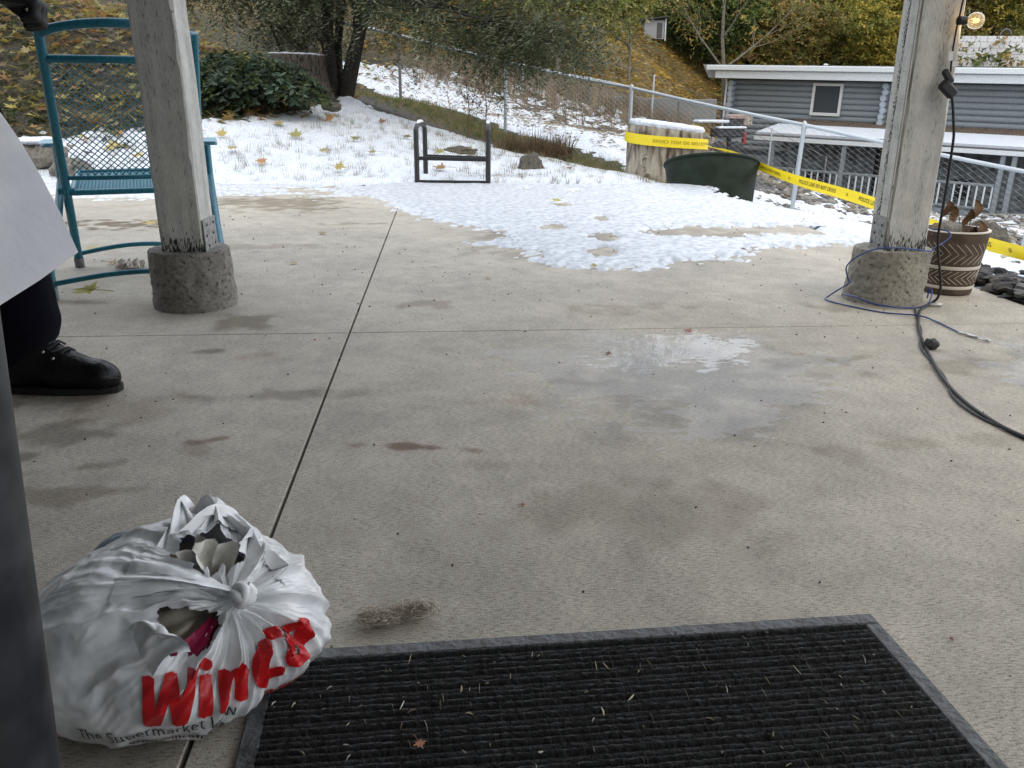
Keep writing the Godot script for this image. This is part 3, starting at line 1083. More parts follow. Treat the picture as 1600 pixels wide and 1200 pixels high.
	put("porch_wall", g.mesh(false), rough_look(lin(0.22, 0.25, 0.27), 0.8, M.patch, 0.7), h)
	for e in [[-2.85, -2.0, 0.75, 0.55], [-0.6, -1.55, 0.8, 1.6], [1.75, -1.95, 0.5, 0.6]]:
		g = Geo.new()
		g.box(Transform3D(Basis.IDENTITY, Vector3(e[0], e[1], -1.57)), Vector3(e[2], e[3], 0.05), 0.01)
		put("dark_window", g.mesh(false), paint(lin(0.02, 0.022, 0.025), 0.15), h)
	for s in [-3.85, -1.49, 1.0, 3.02, 3.32]:
		g = Geo.new()
		g.box(Transform3D(Basis.IDENTITY, Vector3(s, -1.62, 0.02)), Vector3(0.13, 1.72, 0.13), 0.012)
		put("porch_post", g.mesh(false), M.siding, h)
	for e in [[-1.63, 0.07], [-2.30, 0.06]]:
		g = Geo.new()
		g.box(Transform3D(Basis.IDENTITY, Vector3(-0.45, e[0], 0.03)), Vector3(6.8, e[1], 0.06), 0.008)
		put("rail", g.mesh(false), M.siding, h)
	g = Geo.new()
	g.box(Transform3D.IDENTITY, Vector3(0.045, 0.61, 0.035), 0.005)
	var bal := g.mesh(false)
	for k in 33:
		var s := -3.66 + k * 0.205
		if absf(s + 1.49) > 0.12 and absf(s - 1.0) > 0.12:
			put("baluster", bal, M.trim, h).position = Vector3(s, -1.965, 0.03)


# ---------- chain-link fence ----------

func make_fence() -> void:
	var f := thing("chain_link_fence", "galvanised chain-link fence stepping down the slope past the stump", "fence")
	var ps := [[-6.0, 20.4, 2.70], [-4.0, 18.4, 2.18], [-2.03, 16.5, 1.684], [-0.13, 14.5, 1.184], [1.62, 12.7, 0.803], [3.51, 11.0, 0.378], [5.44, 9.3, -0.048], [7.3, 7.66, -0.47]]
	for k in ps.size():
		var q: Array = ps[k]
		var m: Material = M.oldzinc if k < 3 else M.zinc
		var base := ground_y(q[0], q[1]) - 0.05
		var g := Geo.new()
		var lean := 0.05 if k == 5 else 0.0
		g.tube([Vector3(q[0] - lean, base, -q[1]), Vector3(q[0], q[2] - 0.02, -q[1])], 0.027, 10)
		var po := put("post", g.mesh(), m, f)
		g = Geo.new()
		g.lathe([Vector2(0.033, -0.05), Vector2(0.034, 0.0), Vector2(0.026, 0.03), Vector2(0.012, 0.045), Vector2(0.0, 0.05)], 10, Transform3D(Basis.IDENTITY, Vector3(q[0], q[2], -q[1])))
		put("cap", g.mesh(), m, po)
		if k == ps.size() - 1:
			continue
		var e: Array = ps[k + 1]
		var a := Vector3(q[0], q[2], -q[1])
		var b := Vector3(e[0], e[2], -e[1])
		g = Geo.new()
		var sag := []
		for t in 5:
			sag.append(a.lerp(b, t / 4.0) + Vector3(0, -0.012 * sin(PI * t / 4.0), 0.0))
		g.tube(sag, 0.022, 10)
		var rail := put("top_rail", g.mesh(), m, f)
		if k < 4:
			g = Geo.new()
			var cap := []
			for t in 9:
				cap.append(a.lerp(b, 0.02 + t / 8.4) + Vector3(0, 0.02 - 0.012 * sin(PI * t / 8.0), 0))
			g.tube(cap, [0.003, 0.012, 0.016, 0.014, 0.005, 0.012, 0.016, 0.012, 0.003], 7)
			put("rail_snow", g.mesh(), M.snow, rail)
		var ha: float = q[2] - ground_y(q[0], q[1]) - 0.03
		var hb: float = e[2] - ground_y(e[0], e[1]) - 0.03
		g = Geo.new()
		var len := (b - a).length()
		var wires := int(len / 0.062)
		var p := len / wires
		var out := (b - a).cross(Vector3.UP).normalized() * 0.004
		for wi in wires:
			var rows := 34
			var pts := []
			for r in rows + 1:
				var s: float = (wi + (1.0 if r % 2 == wi % 2 else 0.0)) * p / len
				var hgt := lerpf(ha, hb, s)
				pts.append(a.lerp(b, s) - Vector3(0, hgt * r / rows + 0.02, 0) + out * (1 if r % 2 == 0 else -1))
			g.tube(pts, 0.0021, 3, false)
		put("chain_link_mesh", g.mesh(), M.wire if k >= 3 else M.oldzinc, f)


# ---------- what stands beyond the fence ----------

func make_far_yard() -> void:
	var g: Geo
	# low concrete wall at the foot of the hill
	var w := thing("retaining_wall", "low concrete retaining wall at the foot of the leafy hill", "wall", Vector3(3.2, ground_y(3.2, 22.4), -22.4))
	w.rotation.y = -0.12
	for k in 4:
		g = Geo.new()
		g.box(Transform3D(Basis(Vector3.BACK, 0.01 * (k - 1)), Vector3(-1.5 + k * 0.92, 0.12 - k * 0.03, 0)), Vector3(0.91, 0.55, 0.2), 0.015)
		put("block", g.mesh(false), concrete_rough(lin(0.28, 0.28, 0.27)), w)
	# old wire fence on the hill foot
	var f := thing("wire_fence", "thin old wire fence with slim posts before the hill", "fence")
	var tops := []
	for k in 6:
		var x := 0.2 + k * 1.55
		var d := 21.2 + k * 0.35
		var y := ground_y(x, d)
		g = Geo.new()
		g.tube([Vector3(x, y - 0.1, -d), Vector3(x + 0.02, y + 1.0, -d)], 0.022, 6)
		put("post", g.mesh(), M.oldzinc if k % 2 else M.zinc, f)
		tops.append(Vector3(x + 0.02, y + 0.97, -d))
	for lv in [0.0, 0.3, 0.6]:
		g = Geo.new()
		var pts := []
		for t in tops:
			pts.append(t - Vector3(0, lv, 0))
		g.tube(pts, 0.006, 4, false)
		put("wire", g.mesh(), M.oldzinc, f)
	# snow-covered trailer
	var t := thing("flatbed_trailer", "small black flatbed trailer under snow with a red lamp panel", "trailer", Vector3(4.75, ground_y(4.75, 20.0), -20.0))
	t.rotation.y = 0.12
	var dark := paint(lin(0.02, 0.021, 0.024), 0.5)
	for e in [["side_panel", Vector3(0.05, 0.72, 0.0), Vector3(0.42, 0.15, 0.06), dark], ["bed", Vector3(-0.05, 0.50, 0.0), Vector3(0.62, 0.17, 0.5), dark], ["axle_post", Vector3(-0.03, 0.30, 0.1), Vector3(0.09, 0.35, 0.09), dark], ["red_panel", Vector3(0.33, 0.38, 0.06), Vector3(0.09, 0.26, 0.06), paint(lin(0.28, 0.03, 0.03), 0.5)], ["snow_load", Vector3(-0.4, 0.74, -0.1), Vector3(0.7, 0.06, 0.4), M.snow], ["snow_load", Vector3(-0.02, 0.615, 0.1), Vector3(0.62, 0.05, 0.36), M.snow], ["snow_load", Vector3(0.02, 0.36, 0.0), Vector3(0.6, 0.12, 0.02), M.snow], ["cargo", Vector3(0.16, 0.84, -0.1), Vector3(0.34, 0.09, 0.3), rough_look(lin(0.5, 0.36, 0.33), 0.8, M.patch, 3.0)], ["cargo", Vector3(0.42, 0.78, -0.15), Vector3(0.2, 0.26, 0.25), rough_look(lin(0.5, 0.44, 0.38), 0.8, M.patch, 3.0)]]:
		g = Geo.new()
		g.box(Transform3D(Basis.IDENTITY, e[1]), e[2], 0.02)
		put(e[0], g.mesh(false), e[3], t)
	for s in [-0.28, 0.12]:
		g = Geo.new()
		g.lathe([Vector2(0.0, -0.06), Vector2(0.1, -0.06), Vector2(0.155, -0.05), Vector2(0.165, 0.0), Vector2(0.155, 0.05), Vector2(0.1, 0.06), Vector2(0.0, 0.06)], 18, Transform3D(Basis(Vector3.RIGHT, PI / 2), Vector3(s, 0.165, 0.15)))
		put("wheel", g.mesh(), dark, t)
	# shed on the hill
	var sx := 5.95
	var s := thing("hillside_shed", "tiny pale shed with a dark roof half hidden on the hill", "shed", Vector3(sx, ground_y(sx, 40.3) - 0.05, -40.3))
	for e in [["wall", Vector3(0, 0.36, 0), Vector3(0.85, 0.75, 0.7), paint(lin(0.36, 0.37, 0.38), 0.8)], ["door", Vector3(0.22, 0.33, 0.36), Vector3(0.22, 0.6, 0.03), paint(lin(0.1, 0.1, 0.1), 0.8)], ["corner_post", Vector3(0.48, 0.36, 0.3), Vector3(0.06, 0.9, 0.06), M.trim]]:
		g = Geo.new()
		g.box(Transform3D(Basis.IDENTITY, e[1]), e[2], 0.01)
		put(e[0], g.mesh(false), e[3], s)
	g = Geo.new()
	g.box(Transform3D(Basis(Vector3.BACK, 0.12), Vector3(0, 0.80, 0.05)), Vector3(1.15, 0.06, 0.95), 0.01)
	put("roof", g.mesh(false), paint(lin(0.07, 0.07, 0.07), 0.9), s)
	# white block building
	var bw := thing("block_building", "white painted block building with peeling patches above the log house", "building", Vector3(22.6, ground_y(25, 48) - 0.2, -48.0))
	var top := 3.72 - bw.position.y
	g = Geo.new()
	g.box(Transform3D(Basis.IDENTITY, Vector3(4.2, top / 2 - 0.02, -1.6)), Vector3(9.2, top - 0.06, 3.0))
	put("core_wall", g.mesh(false), paint(lin(0.20, 0.20, 0.20), 0.9), bw)
	var peel := noise_tex(51, 0.02, 4, [[0.0, lin(0.62, 0.63, 0.65)], [0.62, lin(0.72, 0.73, 0.75)], [0.72, lin(0.55, 0.55, 0.56)], [0.80, lin(0.14, 0.10, 0.09)], [1.0, lin(0.28, 0.15, 0.13)]])
	var bm := rough_look(Color.WHITE, 0.85, peel, 0.45, null, 0.0, true)
	g = Geo.new()
	g.box(Transform3D.IDENTITY, Vector3(0.585, 0.285, 0.1), 0.012)
	var block := g.mesh(false)
	for r in 6:
		for k in 14:
			var o := put("block", block, bm, bw)
			o.position = Vector3(0.1 + k * 0.6 + (0.3 if r % 2 else 0.0), top - 0.16 - r * 0.295, -0.05 + rng.randf_range(-0.004, 0.004))
	g = Geo.new()
	var ring := []
	for k in 13:
		ring.append(Vector3(2.65 + 0.28 * cos(k * PI / 12), top + 0.02 + 0.32 * sin(k * PI / 12), -0.3))
	g.tube(ring, 0.035, 6)
	put("roof_hoop", g.mesh(), M.oldzinc, bw)


# ---------- plants ----------

func leaf_geo(g: Geo, at: Vector3, dir: Vector3, side: Vector3, l: float, w: float) -> void:
	var nrm := dir.cross(side).normalized()
	var a := g.p(at)
	var b := g.p(at + dir * l * 0.45 + side * w + nrm * w * 0.25)
	var c := g.p(at + dir * l + nrm * l * -0.08)
	var d := g.p(at + dir * l * 0.45 - side * w + nrm * w * 0.25)
	g.tri(a, b, c)
	g.tri(a, c, d)


func sprig(sd: int, n: int, length: float, leaf_l: float, leaf_w: float, droop: float, base: Color, twig := 0.003) -> ArrayMesh:
	var r := RandomNumberGenerator.new()
	r.seed = sd
	var g := Geo.new()
	for k in n:
		var t := (k + 0.5) / n
		var at := Vector3(r.randf_range(-0.02, 0.02), -droop * t * t * length, length * t)
		var ang := r.randf() * TAU
		var dir := Vector3(cos(ang), r.randf_range(-0.9, 0.35), sin(ang) * 0.6 + 0.5).normalized()
		var side := dir.cross(Vector3(r.randf_range(-1, 1), 1, r.randf_range(-1, 1))).normalized()
		var v := r.randf_range(0.65, 1.35)
		g.col = Color(base.r * v, base.g * v, base.b * v)
		leaf_geo(g, at, dir, side, leaf_l * r.randf_range(0.7, 1.25), leaf_w * r.randf_range(0.8, 1.2))
	g.col = Color(0.5, 0.42, 0.33) * base.g
	if twig > 0.0:
		g.tube([Vector3.ZERO, Vector3(0, -droop * 0.3 * length, length * 0.55), Vector3(0, -droop * length, length)], [twig, twig * 0.7, twig * 0.3], 3, false)
	return g.mesh(false)


func limb(g: Geo, a: Vector3, dir: Vector3, length: float, r: float, depth: int, bend: float, tips: Array, lift := 0.12) -> void:
	var pts := [a]
	var rad := [r]
	var q := a
	var dd := dir.normalized()
	var n := 6
	for k in n:
		dd = (dd + Vector3(rng.randf_range(-1, 1), rng.randf_range(-0.6, 1) * 0.6 + lift, rng.randf_range(-1, 1)) * bend).normalized()
		q += dd * length / n
		pts.append(q)
		rad.append(r * (1.0 - 0.72 * (k + 1.0) / n))
		if depth > 0 and k >= 1:
			var kids := 2 if rng.randf() < 0.55 else 1
			for e in kids:
				var az := rng.randf() * TAU
				var nd := (dd * 0.55 + Vector3(cos(az), rng.randf_range(-0.15, 0.55), sin(az)) * 0.75).normalized()
				limb(g, q, nd, length * rng.randf_range(0.42, 0.62), r * (1.0 - 0.72 * (k + 1.0) / n) * 0.6, depth - 1, bend * 1.15, tips, lift)
		if depth <= 1 and k >= 2:
			tips.append([q, dd])
	g.tube(pts, rad, 7 if r > 0.03 else 4, false, 0.5)


func tree(called: String, label: String, group: String, base: Vector3, height: float, r: float, lean: Vector3, bark: Material, leaves: Array, cols: Array, per_tip: int, spread: float, depth := 2) -> void:
	var t := thing(called, label, "tree", base, group)
	var g := Geo.new()
	var tips := []
	limb(g, Vector3(0, -0.15, 0), Vector3.UP + lean, height, r, depth, 0.16, tips)
	put("trunk", g.mesh(), bark, t)
	var sets := [[], []]
	var tints := [[], []]
	for e in tips:
		var shade: Color = cols[rng.randi() % cols.size()]
		for k in per_tip:
			var off := Vector3(rng.randfn(), rng.randfn() * 0.7, rng.randfn()) * spread
			var b := Basis(Vector3.UP, rng.randf() * TAU) * Basis(Vector3.RIGHT, rng.randf_range(-0.9, 0.5))
			var w := k % 2
			sets[w].append(Transform3D(b.scaled(Vector3.ONE * rng.randf_range(0.7, 1.3)), e[0] + off))
			tints[w].append(jit(shade, 0.35))
	for w in 2:
		if sets[w].size() > 0:
			many("crown", leaves[w], M.leaf, sets[w], tints[w], t)


func make_trees() -> void:
	var white := Color(1, 1, 1)
	# drooping grey-green tree by the stump
	var g := Geo.new()
	var tips := []
	var base := Vector3(-2.22, ground_y(-2.22, 11.6), -11.6)
	var fork := thing("willow_tree", "several-stemmed dark tree with drooping grey-green leaves behind the small stump", "tree", base)
	for e in [[Vector3(-0.06, 0, 0), Vector3(-0.08, 1, 0.05), 2.3, 0.105], [Vector3(0.06, 0, 0.02), Vector3(0.30, 1, 0.1), 2.4, 0.115], [Vector3(0.0, 0, -0.1), Vector3(0.02, 1, -0.2), 2.2, 0.07], [Vector3(-0.3, 0.05, -0.3), Vector3(-0.15, 1, 0.0), 2.0, 0.035], [Vector3(-0.45, 0.05, -0.2), Vector3(-0.4, 1, 0.1), 1.7, 0.03]]:
		limb(g, e[0] - Vector3(0, 0.2, 0), e[1], e[2], e[3], 1, 0.09, tips, 0.1)
	# long boughs reaching right over the yard and left
	for e in [[Vector3(0.45, 1.35, 0.1), Vector3(1.0, 0.05, 0.15), 2.6, 0.05], [Vector3(0.5, 1.5, 0.0), Vector3(1.0, 0.12, -0.35), 2.9, 0.05], [Vector3(0.35, 1.15, 0.1), Vector3(1.0, -0.12, 0.5), 1.7, 0.04], [Vector3(0.2, 1.6, 0.1), Vector3(0.6, 0.1, 0.6), 1.8, 0.04], [Vector3(-0.15, 1.3, 0.1), Vector3(-1.0, 0.05, 0.2), 1.5, 0.035], [Vector3(-0.1, 1.6, 0.0), Vector3(-1.0, 0.1, 0.1), 1.9, 0.035], [Vector3(0.6, 1.75, 0.1), Vector3(1.0, 0.15, 0.2), 3.2, 0.05], [Vector3(0.1, 1.8, 0.2), Vector3(0.1, 0.3, 0.8), 1.6, 0.035], [Vector3(0.42, 1.1, 0.2), Vector3(1.0, -0.30, 0.3), 1.7, 0.03], [Vector3(0.5, 0.95, 0.0), Vector3(1.0, -0.22, -0.25), 1.9, 0.03], [Vector3(0.9, 1.15, 0.1), Vector3(1.0, -0.3, 0.1), 1.9, 0.03]]:
		limb(g, e[0], e[1], e[2], e[3], 1, 0.13, tips, -0.08)
	# a bare hooped cane over the stump
	g.tube([Vector3(-0.30, 0.45, 0.35), Vector3(-0.62, 0.72, 0.4), Vector3(-0.78, 0.98, 0.4), Vector3(-0.74, 1.15, 0.4), Vector3(-0.62, 1.22, 0.4), Vector3(-0.5, 1.4, 0.4)], [0.016, 0.015, 0.014, 0.013, 0.012, 0.01], 6)
	put("trunk", g.mesh(), M.bark, fork)
	var lv := [sprig(1, 11, 0.26, 0.075, 0.009, 0.9, white, 0.002), sprig(2, 12, 0.30, 0.07, 0.010, 1.2, white, 0.002)]
	var wc := [Color(0.11, 0.13, 0.06), Color(0.16, 0.185, 0.095), Color(0.07, 0.085, 0.04), Color(0.30, 0.32, 0.21)]
	var sets := [[], []]
	var tints := [[], []]
	for e in tips:
		var n := 12 if e[0].x > 0.2 else 12
		for k in n:
			var off := Vector3(rng.randfn() * 0.16, -absf(rng.randfn()) * 0.26 + 0.08, rng.randfn() * 0.16)
			var w := k % 2
			sets[w].append(Transform3D(Basis(Vector3.UP, rng.randf() * TAU).scaled(Vector3.ONE * rng.randf_range(0.7, 1.2)), e[0] + off))
			tints[w].append(jit(wc[rng.randi() % 4], 0.3))
	for w in 2:
		many("crown", lv[w], M.leaf, sets[w], tints[w], fork)
	# hillside trees
	var big := [sprig(5, 9, 0.42, 0.16, 0.055, 0.4, white, 0.006), sprig(6, 10, 0.50, 0.14, 0.05, 0.6, white, 0.006)]
	var fine := [sprig(7, 9, 0.34, 0.085, 0.035, 0.4, white, 0.004), sprig(8, 9, 0.36, 0.08, 0.03, 0.6, white, 0.004)]
	var yel := [Color(0.540, 0.459, 0.095), Color(0.378, 0.365, 0.081), Color(0.620, 0.486, 0.095), Color(0.230, 0.243, 0.061)]
	var oli := [Color(0.257, 0.250, 0.068), Color(0.351, 0.304, 0.088), Color(0.162, 0.182, 0.047), Color(0.459, 0.338, 0.088), Color(0.311, 0.216, 0.088)]
	var gre := [Color(0.115, 0.176, 0.047), Color(0.176, 0.230, 0.054), Color(0.081, 0.121, 0.041)]
	var pal := [Color(0.405, 0.432, 0.135), Color(0.284, 0.324, 0.101), Color(0.540, 0.513, 0.203)]
	var near := "young pale trees between the fence and the hill"
	for e in [[1.1, 23.5, 4.2, 0.06, 0.16, "slim pale-barked young tree leaning right, nearest the drooping tree", pal], [2.3, 25.0, 4.0, 0.05, 0.1, "slim pale young tree in the middle of the yellow-green saplings", pal], [3.4, 27.5, 4.4, 0.05, 0.05, "thin yellow-green sapling nearest the golden slope", yel], [0.0, 26.5, 4.6, 0.06, 0.0, "yellow-green sapling straight behind the corner fence post", pal], [-1.6, 25.0, 4.5, 0.06, 0.05, "loose yellow-green young tree behind the drooping tree's right boughs", pal], [-3.6, 24.0, 4.5, 0.06, 0.0, "loose green young tree behind the drooping tree's trunk", oli]]:
		tree("young_tree", e[5], near, Vector3(e[0], ground_y(e[0], e[1]), -e[1]), e[2] * 0.74, e[3], Vector3(e[4], 0, 0), M.palebark, fine, e[6], 8, 0.24)
	tree("birch_tree", "tall pale slanting trunk rising behind the left end of the log house", "", Vector3(8.2, ground_y(8.2, 36.0), -36.0), 6.8, 0.10, Vector3(0.16, 0, 0), M.palebark, fine, oli, 5, 0.35)
	var hill := "autumn trees on the hillside behind the log house"
	var spots := [[5.2, 44.0, 6.0, gre, "dark green leafy tree beside the tiny shed"], [8.8, 42.0, 5.2, gre, "dark green bushy tree above the left roof corner of the log house"], [11.0, 46.0, 7.0, oli, "olive tree just right of the pale slanting trunk"], [13.6, 44.0, 6.2, oli, "dense olive and brown tree above the log house window"], [15.8, 48.0, 7.5, yel, "yellow-olive tree above the middle of the log house roof"], [18.0, 45.0, 6.5, yel, "yellow tree just left of the right-hand patio post"], [20.5, 50.0, 7.5, oli, "brownish tree hidden behind the right-hand patio post"], [23.5, 53.0, 7.5, oli, "olive tree behind the light bulb"], [27.0, 54.0, 8.0, yel, "yellow-green tree above the white block building"], [30.5, 56.0, 8.0, gre, "green tree at the far right of the hillside"], [2.6, 48.0, 7.5, yel, "yellow leafy tree left of the tiny shed at the top edge"], [-0.5, 44.0, 7.0, yel, "yellow-green tree at the top centre above the saplings"], [-4.5, 40.0, 7.0, oli, "olive tree high behind the drooping tree"], [-9.0, 36.0, 6.5, oli, "olive tree high above the leafy bank"], [7.0, 52.0, 7.5, yel, "bright yellow tree right behind the tiny shed"], [17.0, 56.0, 8.0, gre, "dark green tree deep in the wood behind the yellow ones"], [12.0, 56.0, 8.0, oli, "brown-olive tree deep in the wood behind the slanting trunk"], [24.0, 62.0, 8.0, oli, "faint olive tree deepest in the wood at the right"]]
	for e in spots:
		tree("hillside_tree", e[4], hill, Vector3(e[0], ground_y(e[0], e[1]), -e[1]), e[2] * 0.64, 0.11, Vector3(rng.randf_range(-0.08, 0.08), 0, 0), M.bark, big, e[3], 13, 0.5)
	# undergrowth along the wood's foot
	var under := []
	var uc := []
	for k in 6500:
		var x := rng.randf_range(-12.0, 34.0)
		var d := rng.randf_range(40.0, 62.0) - (4.0 if x < 4.0 else 0.0)
		if x > 3.0 and x < 9.0 and d < 46.0:
			continue
		under.append(Transform3D(Basis(Vector3.UP, rng.randf() * TAU).scaled(Vector3.ONE * rng.randf_range(1.0, 2.2)), Vector3(x, ground_y(x, d) + rng.randf_range(0.1, 2.6), -d)))
		uc.append(jit(oli[rng.randi() % oli.size()] if rng.randf() < 0.7 else gre[rng.randi() % gre.size()], 0.35))
	var o := many("undergrowth", big[0], M.leaf, under, uc)
	stuff(o)
	tag(o, "tangled olive undergrowth below the hillside trees", "undergrowth")
	# glossy dark bush by the small stump
	var b := thing("evergreen_bush", "glossy dark green bush beside the small snow-capped stump", "bush", Vector3(-2.85, ground_y(-2.85, 9.75), -9.75))
	g = Geo.new()
	for k in 9:
		var az := rng.randf() * TAU
		g.tube([Vector3(0, -0.05, 0), Vector3(cos(az) * 0.2, 0.22, sin(az) * 0.2), Vector3(cos(az) * 0.42, 0.40 + rng.randf() * 0.1, sin(az) * 0.42)], [0.014, 0.01, 0.005], 5)
	put("stems", g.mesh(), M.bark, b)
	var bl := [sprig(9, 11, 0.20, 0.075, 0.022, 0.5, white, 0.002), sprig(10, 11, 0.22, 0.07, 0.024, 0.7, white, 0.002)]
	var bs := [[], []]
	var bc := [[], []]
	for k in 640:
		var az := rng.randf() * TAU
		var rr := sqrt(rng.randf()) * (0.62 + 0.14 * sin(az * 3.0))
		var y := (0.52 - rr * rr * 0.55) * pow(rng.randf(), 0.35) + rng.randf_range(-0.04, 0.1)
		bs[k % 2].append(Transform3D(Basis(Vector3.UP, PI / 2 - az + rng.randf_range(-0.9, 0.9)).scaled(Vector3.ONE * rng.randf_range(0.7, 1.2)), Vector3(cos(az) * rr * 1.05, maxf(0.03, y), sin(az) * rr * 0.8)))
		bc[k % 2].append(jit([Color(0.02, 0.045, 0.022), Color(0.035, 0.068, 0.032), Color(0.09, 0.13, 0.085), Color(0.06, 0.085, 0.02)][rng.randi() % 4], 0.3))
	for w in 2:
		many("foliage", bl[w], M.leaf, bs[w], bc[w], b)
	# ivy and weeds on the bank
	var iv := []
	var ic := []
	for k in 420:
		var x := rng.randf_range(-6.8, -2.5)
		var d := rng.randf_range(8.2, 11.6) - (x + 3.0) * 0.05
		if nz.get_noise_2d(x * 0.8, d * 0.8) < -0.05:
			continue
		iv.append(Transform3D(Basis(Vector3.UP, rng.randf() * TAU).scaled(Vector3.ONE * rng.randf_range(0.5, 1.0)), Vector3(x, ground_y(x, d) + 0.06, -d)))
		ic.append(jit(Color(0.05, 0.075, 0.025), 0.4))
	o = many("ground_ivy", bl[0], M.leaf, iv, ic)
	stuff(o)
	tag(o, "low green ivy creeping over the leafy bank", "ivy")
	# grass and dry weeds along the fence
	g = Geo.new()
	for k in 7:
		var az := k * 0.9
		var tip := Vector3(cos(az) * 0.07, 0.16 + 0.02 * (k % 3), sin(az) * 0.07)
		var s := Vector3(-sin(az), 0, cos(az)) * 0.004
		g.tri(g.p(Vector3(cos(az), 0, sin(az)) * 0.012 - s), g.p(Vector3(cos(az), 0, sin(az)) * 0.012 + s), g.p(tip))
	var tuft := g.mesh(false)
	var gx := []
	var gc := []
	for k in 4200:
		var s := rng.randf_range(-7.0, 4.2)
		var off := rng.randfn() * 0.42 + 0.55
		var x := -0.14 + s * 0.735 - off * 0.70
		var d := 14.5 - s * 0.68 - off * 0.72
		if s > 1.8 and off > 0.9:
			continue
		gx.append(Transform3D(Basis(Vector3.UP, rng.randf() * TAU).scaled(Vector3(1.1, 0.6, 1.1) * rng.randf_range(0.4, 1.1)), Vector3(x, ground_y(x, d), -d)))
		gc.append(jit([Color(0.12, 0.14, 0.04), Color(0.19, 0.18, 0.07), Color(0.27, 0.20, 0.10), Color(0.08, 0.095, 0.03)][rng.randi() % 4], 0.3))
	o = many("fence_grass", tuft, M.leaf, gx, gc)
	stuff(o)
	tag(o, "strip of green and straw grass along the fence foot", "grass")
	gx = []
	gc = []
	for k in 2600:
		var x := rng.randf_range(-5.5, 1.6)
		var d := rng.randf_range(7.3, 10.8)
		gx.append(Transform3D((Basis(Vector3.UP, rng.randf() * TAU) * Basis(Vector3.RIGHT, rng.randf_range(-0.4, 0.4))).scaled(Vector3(0.6, rng.randf_range(0.25, 0.6), 0.6)), Vector3(x, ground_y(x, d), -d)))
		gc.append(jit(Color(0.17, 0.15, 0.07), 0.4))
	o = many("lawn_grass", tuft, M.leaf, gx, gc)
	stuff(o)
	tag(o, "short dead grass blades poking through the lawn snow", "grass")
	gx = []
	gc = []
	for k in 480:
		var x := rng.randf_range(-2.0, 4.3)
		var d := 20.6 + rng.randfn() * 0.8 + x * 0.12
		if x > 2.6 and rng.randf() < 0.6:
			d = 21.8 + rng.randfn() * 0.3
		gx.append(Transform3D((Basis(Vector3.UP, rng.randf() * TAU) * Basis(Vector3.RIGHT, rng.randf_range(-0.2, 0.2))).scaled(Vector3(1.6, rng.randf_range(1.0, 3.6), 1.6)), Vector3(x, ground_y(x, d), -d)))
		gc.append(jit([Color(0.24, 0.18, 0.115), Color(0.16, 0.12, 0.075), Color(0.32, 0.25, 0.165)][rng.randi() % 3], 0.3))
	o = many("dry_weeds", tuft, M.leaf, gx, gc)
	stuff(o)
	tag(o, "tall dead brown weeds at the foot of the hill", "weeds")
	# a heap of dead brush right of the steel rack
	gx = []
	gc = []
	var br := thing("brush_heap", "heap of dead brown twigs and grass at the snow's edge behind the rock", "brush", Vector3(0.35, ground_y(0.35, 9.9), -9.9))
	for k in 260:
		var az := rng.randf() * TAU
		var rr := sqrt(rng.randf()) * 0.36
		gx.append(Transform3D((Basis(Vector3.UP, rng.randf() * TAU) * Basis(Vector3.RIGHT, rng.randf_range(-1.3, 1.3))).scaled(Vector3.ONE * rng.randf_range(0.7, 1.5)), Vector3(cos(az) * rr * 1.3 - 0.15, 0.12 * (1.0 - rr) * rng.randf(), sin(az) * rr * 0.6)))
		gc.append(jit([Color(0.12, 0.075, 0.04), Color(0.19, 0.13, 0.07), Color(0.07, 0.06, 0.03)][rng.randi() % 3], 0.3))
	many("twigs", tuft, M.leaf, gx, gc, br)
	# bare canes standing at the fence post
	for e in [[-0.55, 10.9, 0.75, Color(0.12, 0.035, 0.03), "middle of the three thin bare canes standing at the fence foot"], [-0.35, 11.1, 0.9, Color(0.12, 0.035, 0.03), "rightmost and tallest of the three thin bare canes at the fence foot"], [-0.75, 10.7, 0.5, Color(0.16, 0.1, 0.06), "leftmost and shortest of the three thin bare canes at the fence foot"]]:
		g = Geo.new()
		var bp := Vector3(e[0], ground_y(e[0], e[1]), -e[1])
		g.tube([Vector3.ZERO, Vector3(0.02, e[2] * 0.5, 0.01), Vector3(-0.03, e[2], 0)], [0.008, 0.006, 0.003], 5)
		g.tube([Vector3(0.015, e[2] * 0.4, 0), Vector3(0.12, e[2] * 0.7, 0.03)], [0.004, 0.002], 4)
		g.tube([Vector3(0.02, e[2] * 0.55, 0), Vector3(-0.13, e[2] * 0.8, 0.03)], [0.004, 0.002], 4)
		var cn := put("bare_cane", g.mesh(), paint(e[3].linear_to_srgb(), 0.8))
		cn.position = bp
		tag(cn, e[4], "cane", "bare canes by the fence")


func maple(sd: int) -> ArrayMesh:
	var r := RandomNumberGenerator.new()
	r.seed = sd
	var g := Geo.new()
	var cen := g.p(Vector3(0, 0.004, 0))
	var pts := []
	var lobes := [[-2.35, 0.55], [-1.95, 0.34], [-1.45, 0.80], [-1.12, 0.42], [-0.80, 0.66], [-0.48, 0.40], [0.0, 1.0], [0.48, 0.40], [0.80, 0.66], [1.12, 0.42], [1.45, 0.80], [1.95, 0.34], [2.35, 0.55], [3.0, 0.22]]
	for l in lobes:
		var rr: float = l[1] * r.randf_range(0.88, 1.1) * 0.5
		var curl: float = 0.16 * l[1] * l[1] * r.randf_range(-0.3, 1.0)
		pts.append(g.p(Vector3(sin(l[0]) * rr, curl, -cos(l[0]) * rr)))
	for k in pts.size():
		g.tri(cen, pts[(k + 1) % pts.size()], pts[k])
	g.tube([Vector3(0, 0.004, 0), Vector3(0.03, 0.03, 0.35), Vector3(0.05, 0.02, 0.62)], 0.012, 3, false)
	return g.mesh(false)


# ---------- posts and footings ----------

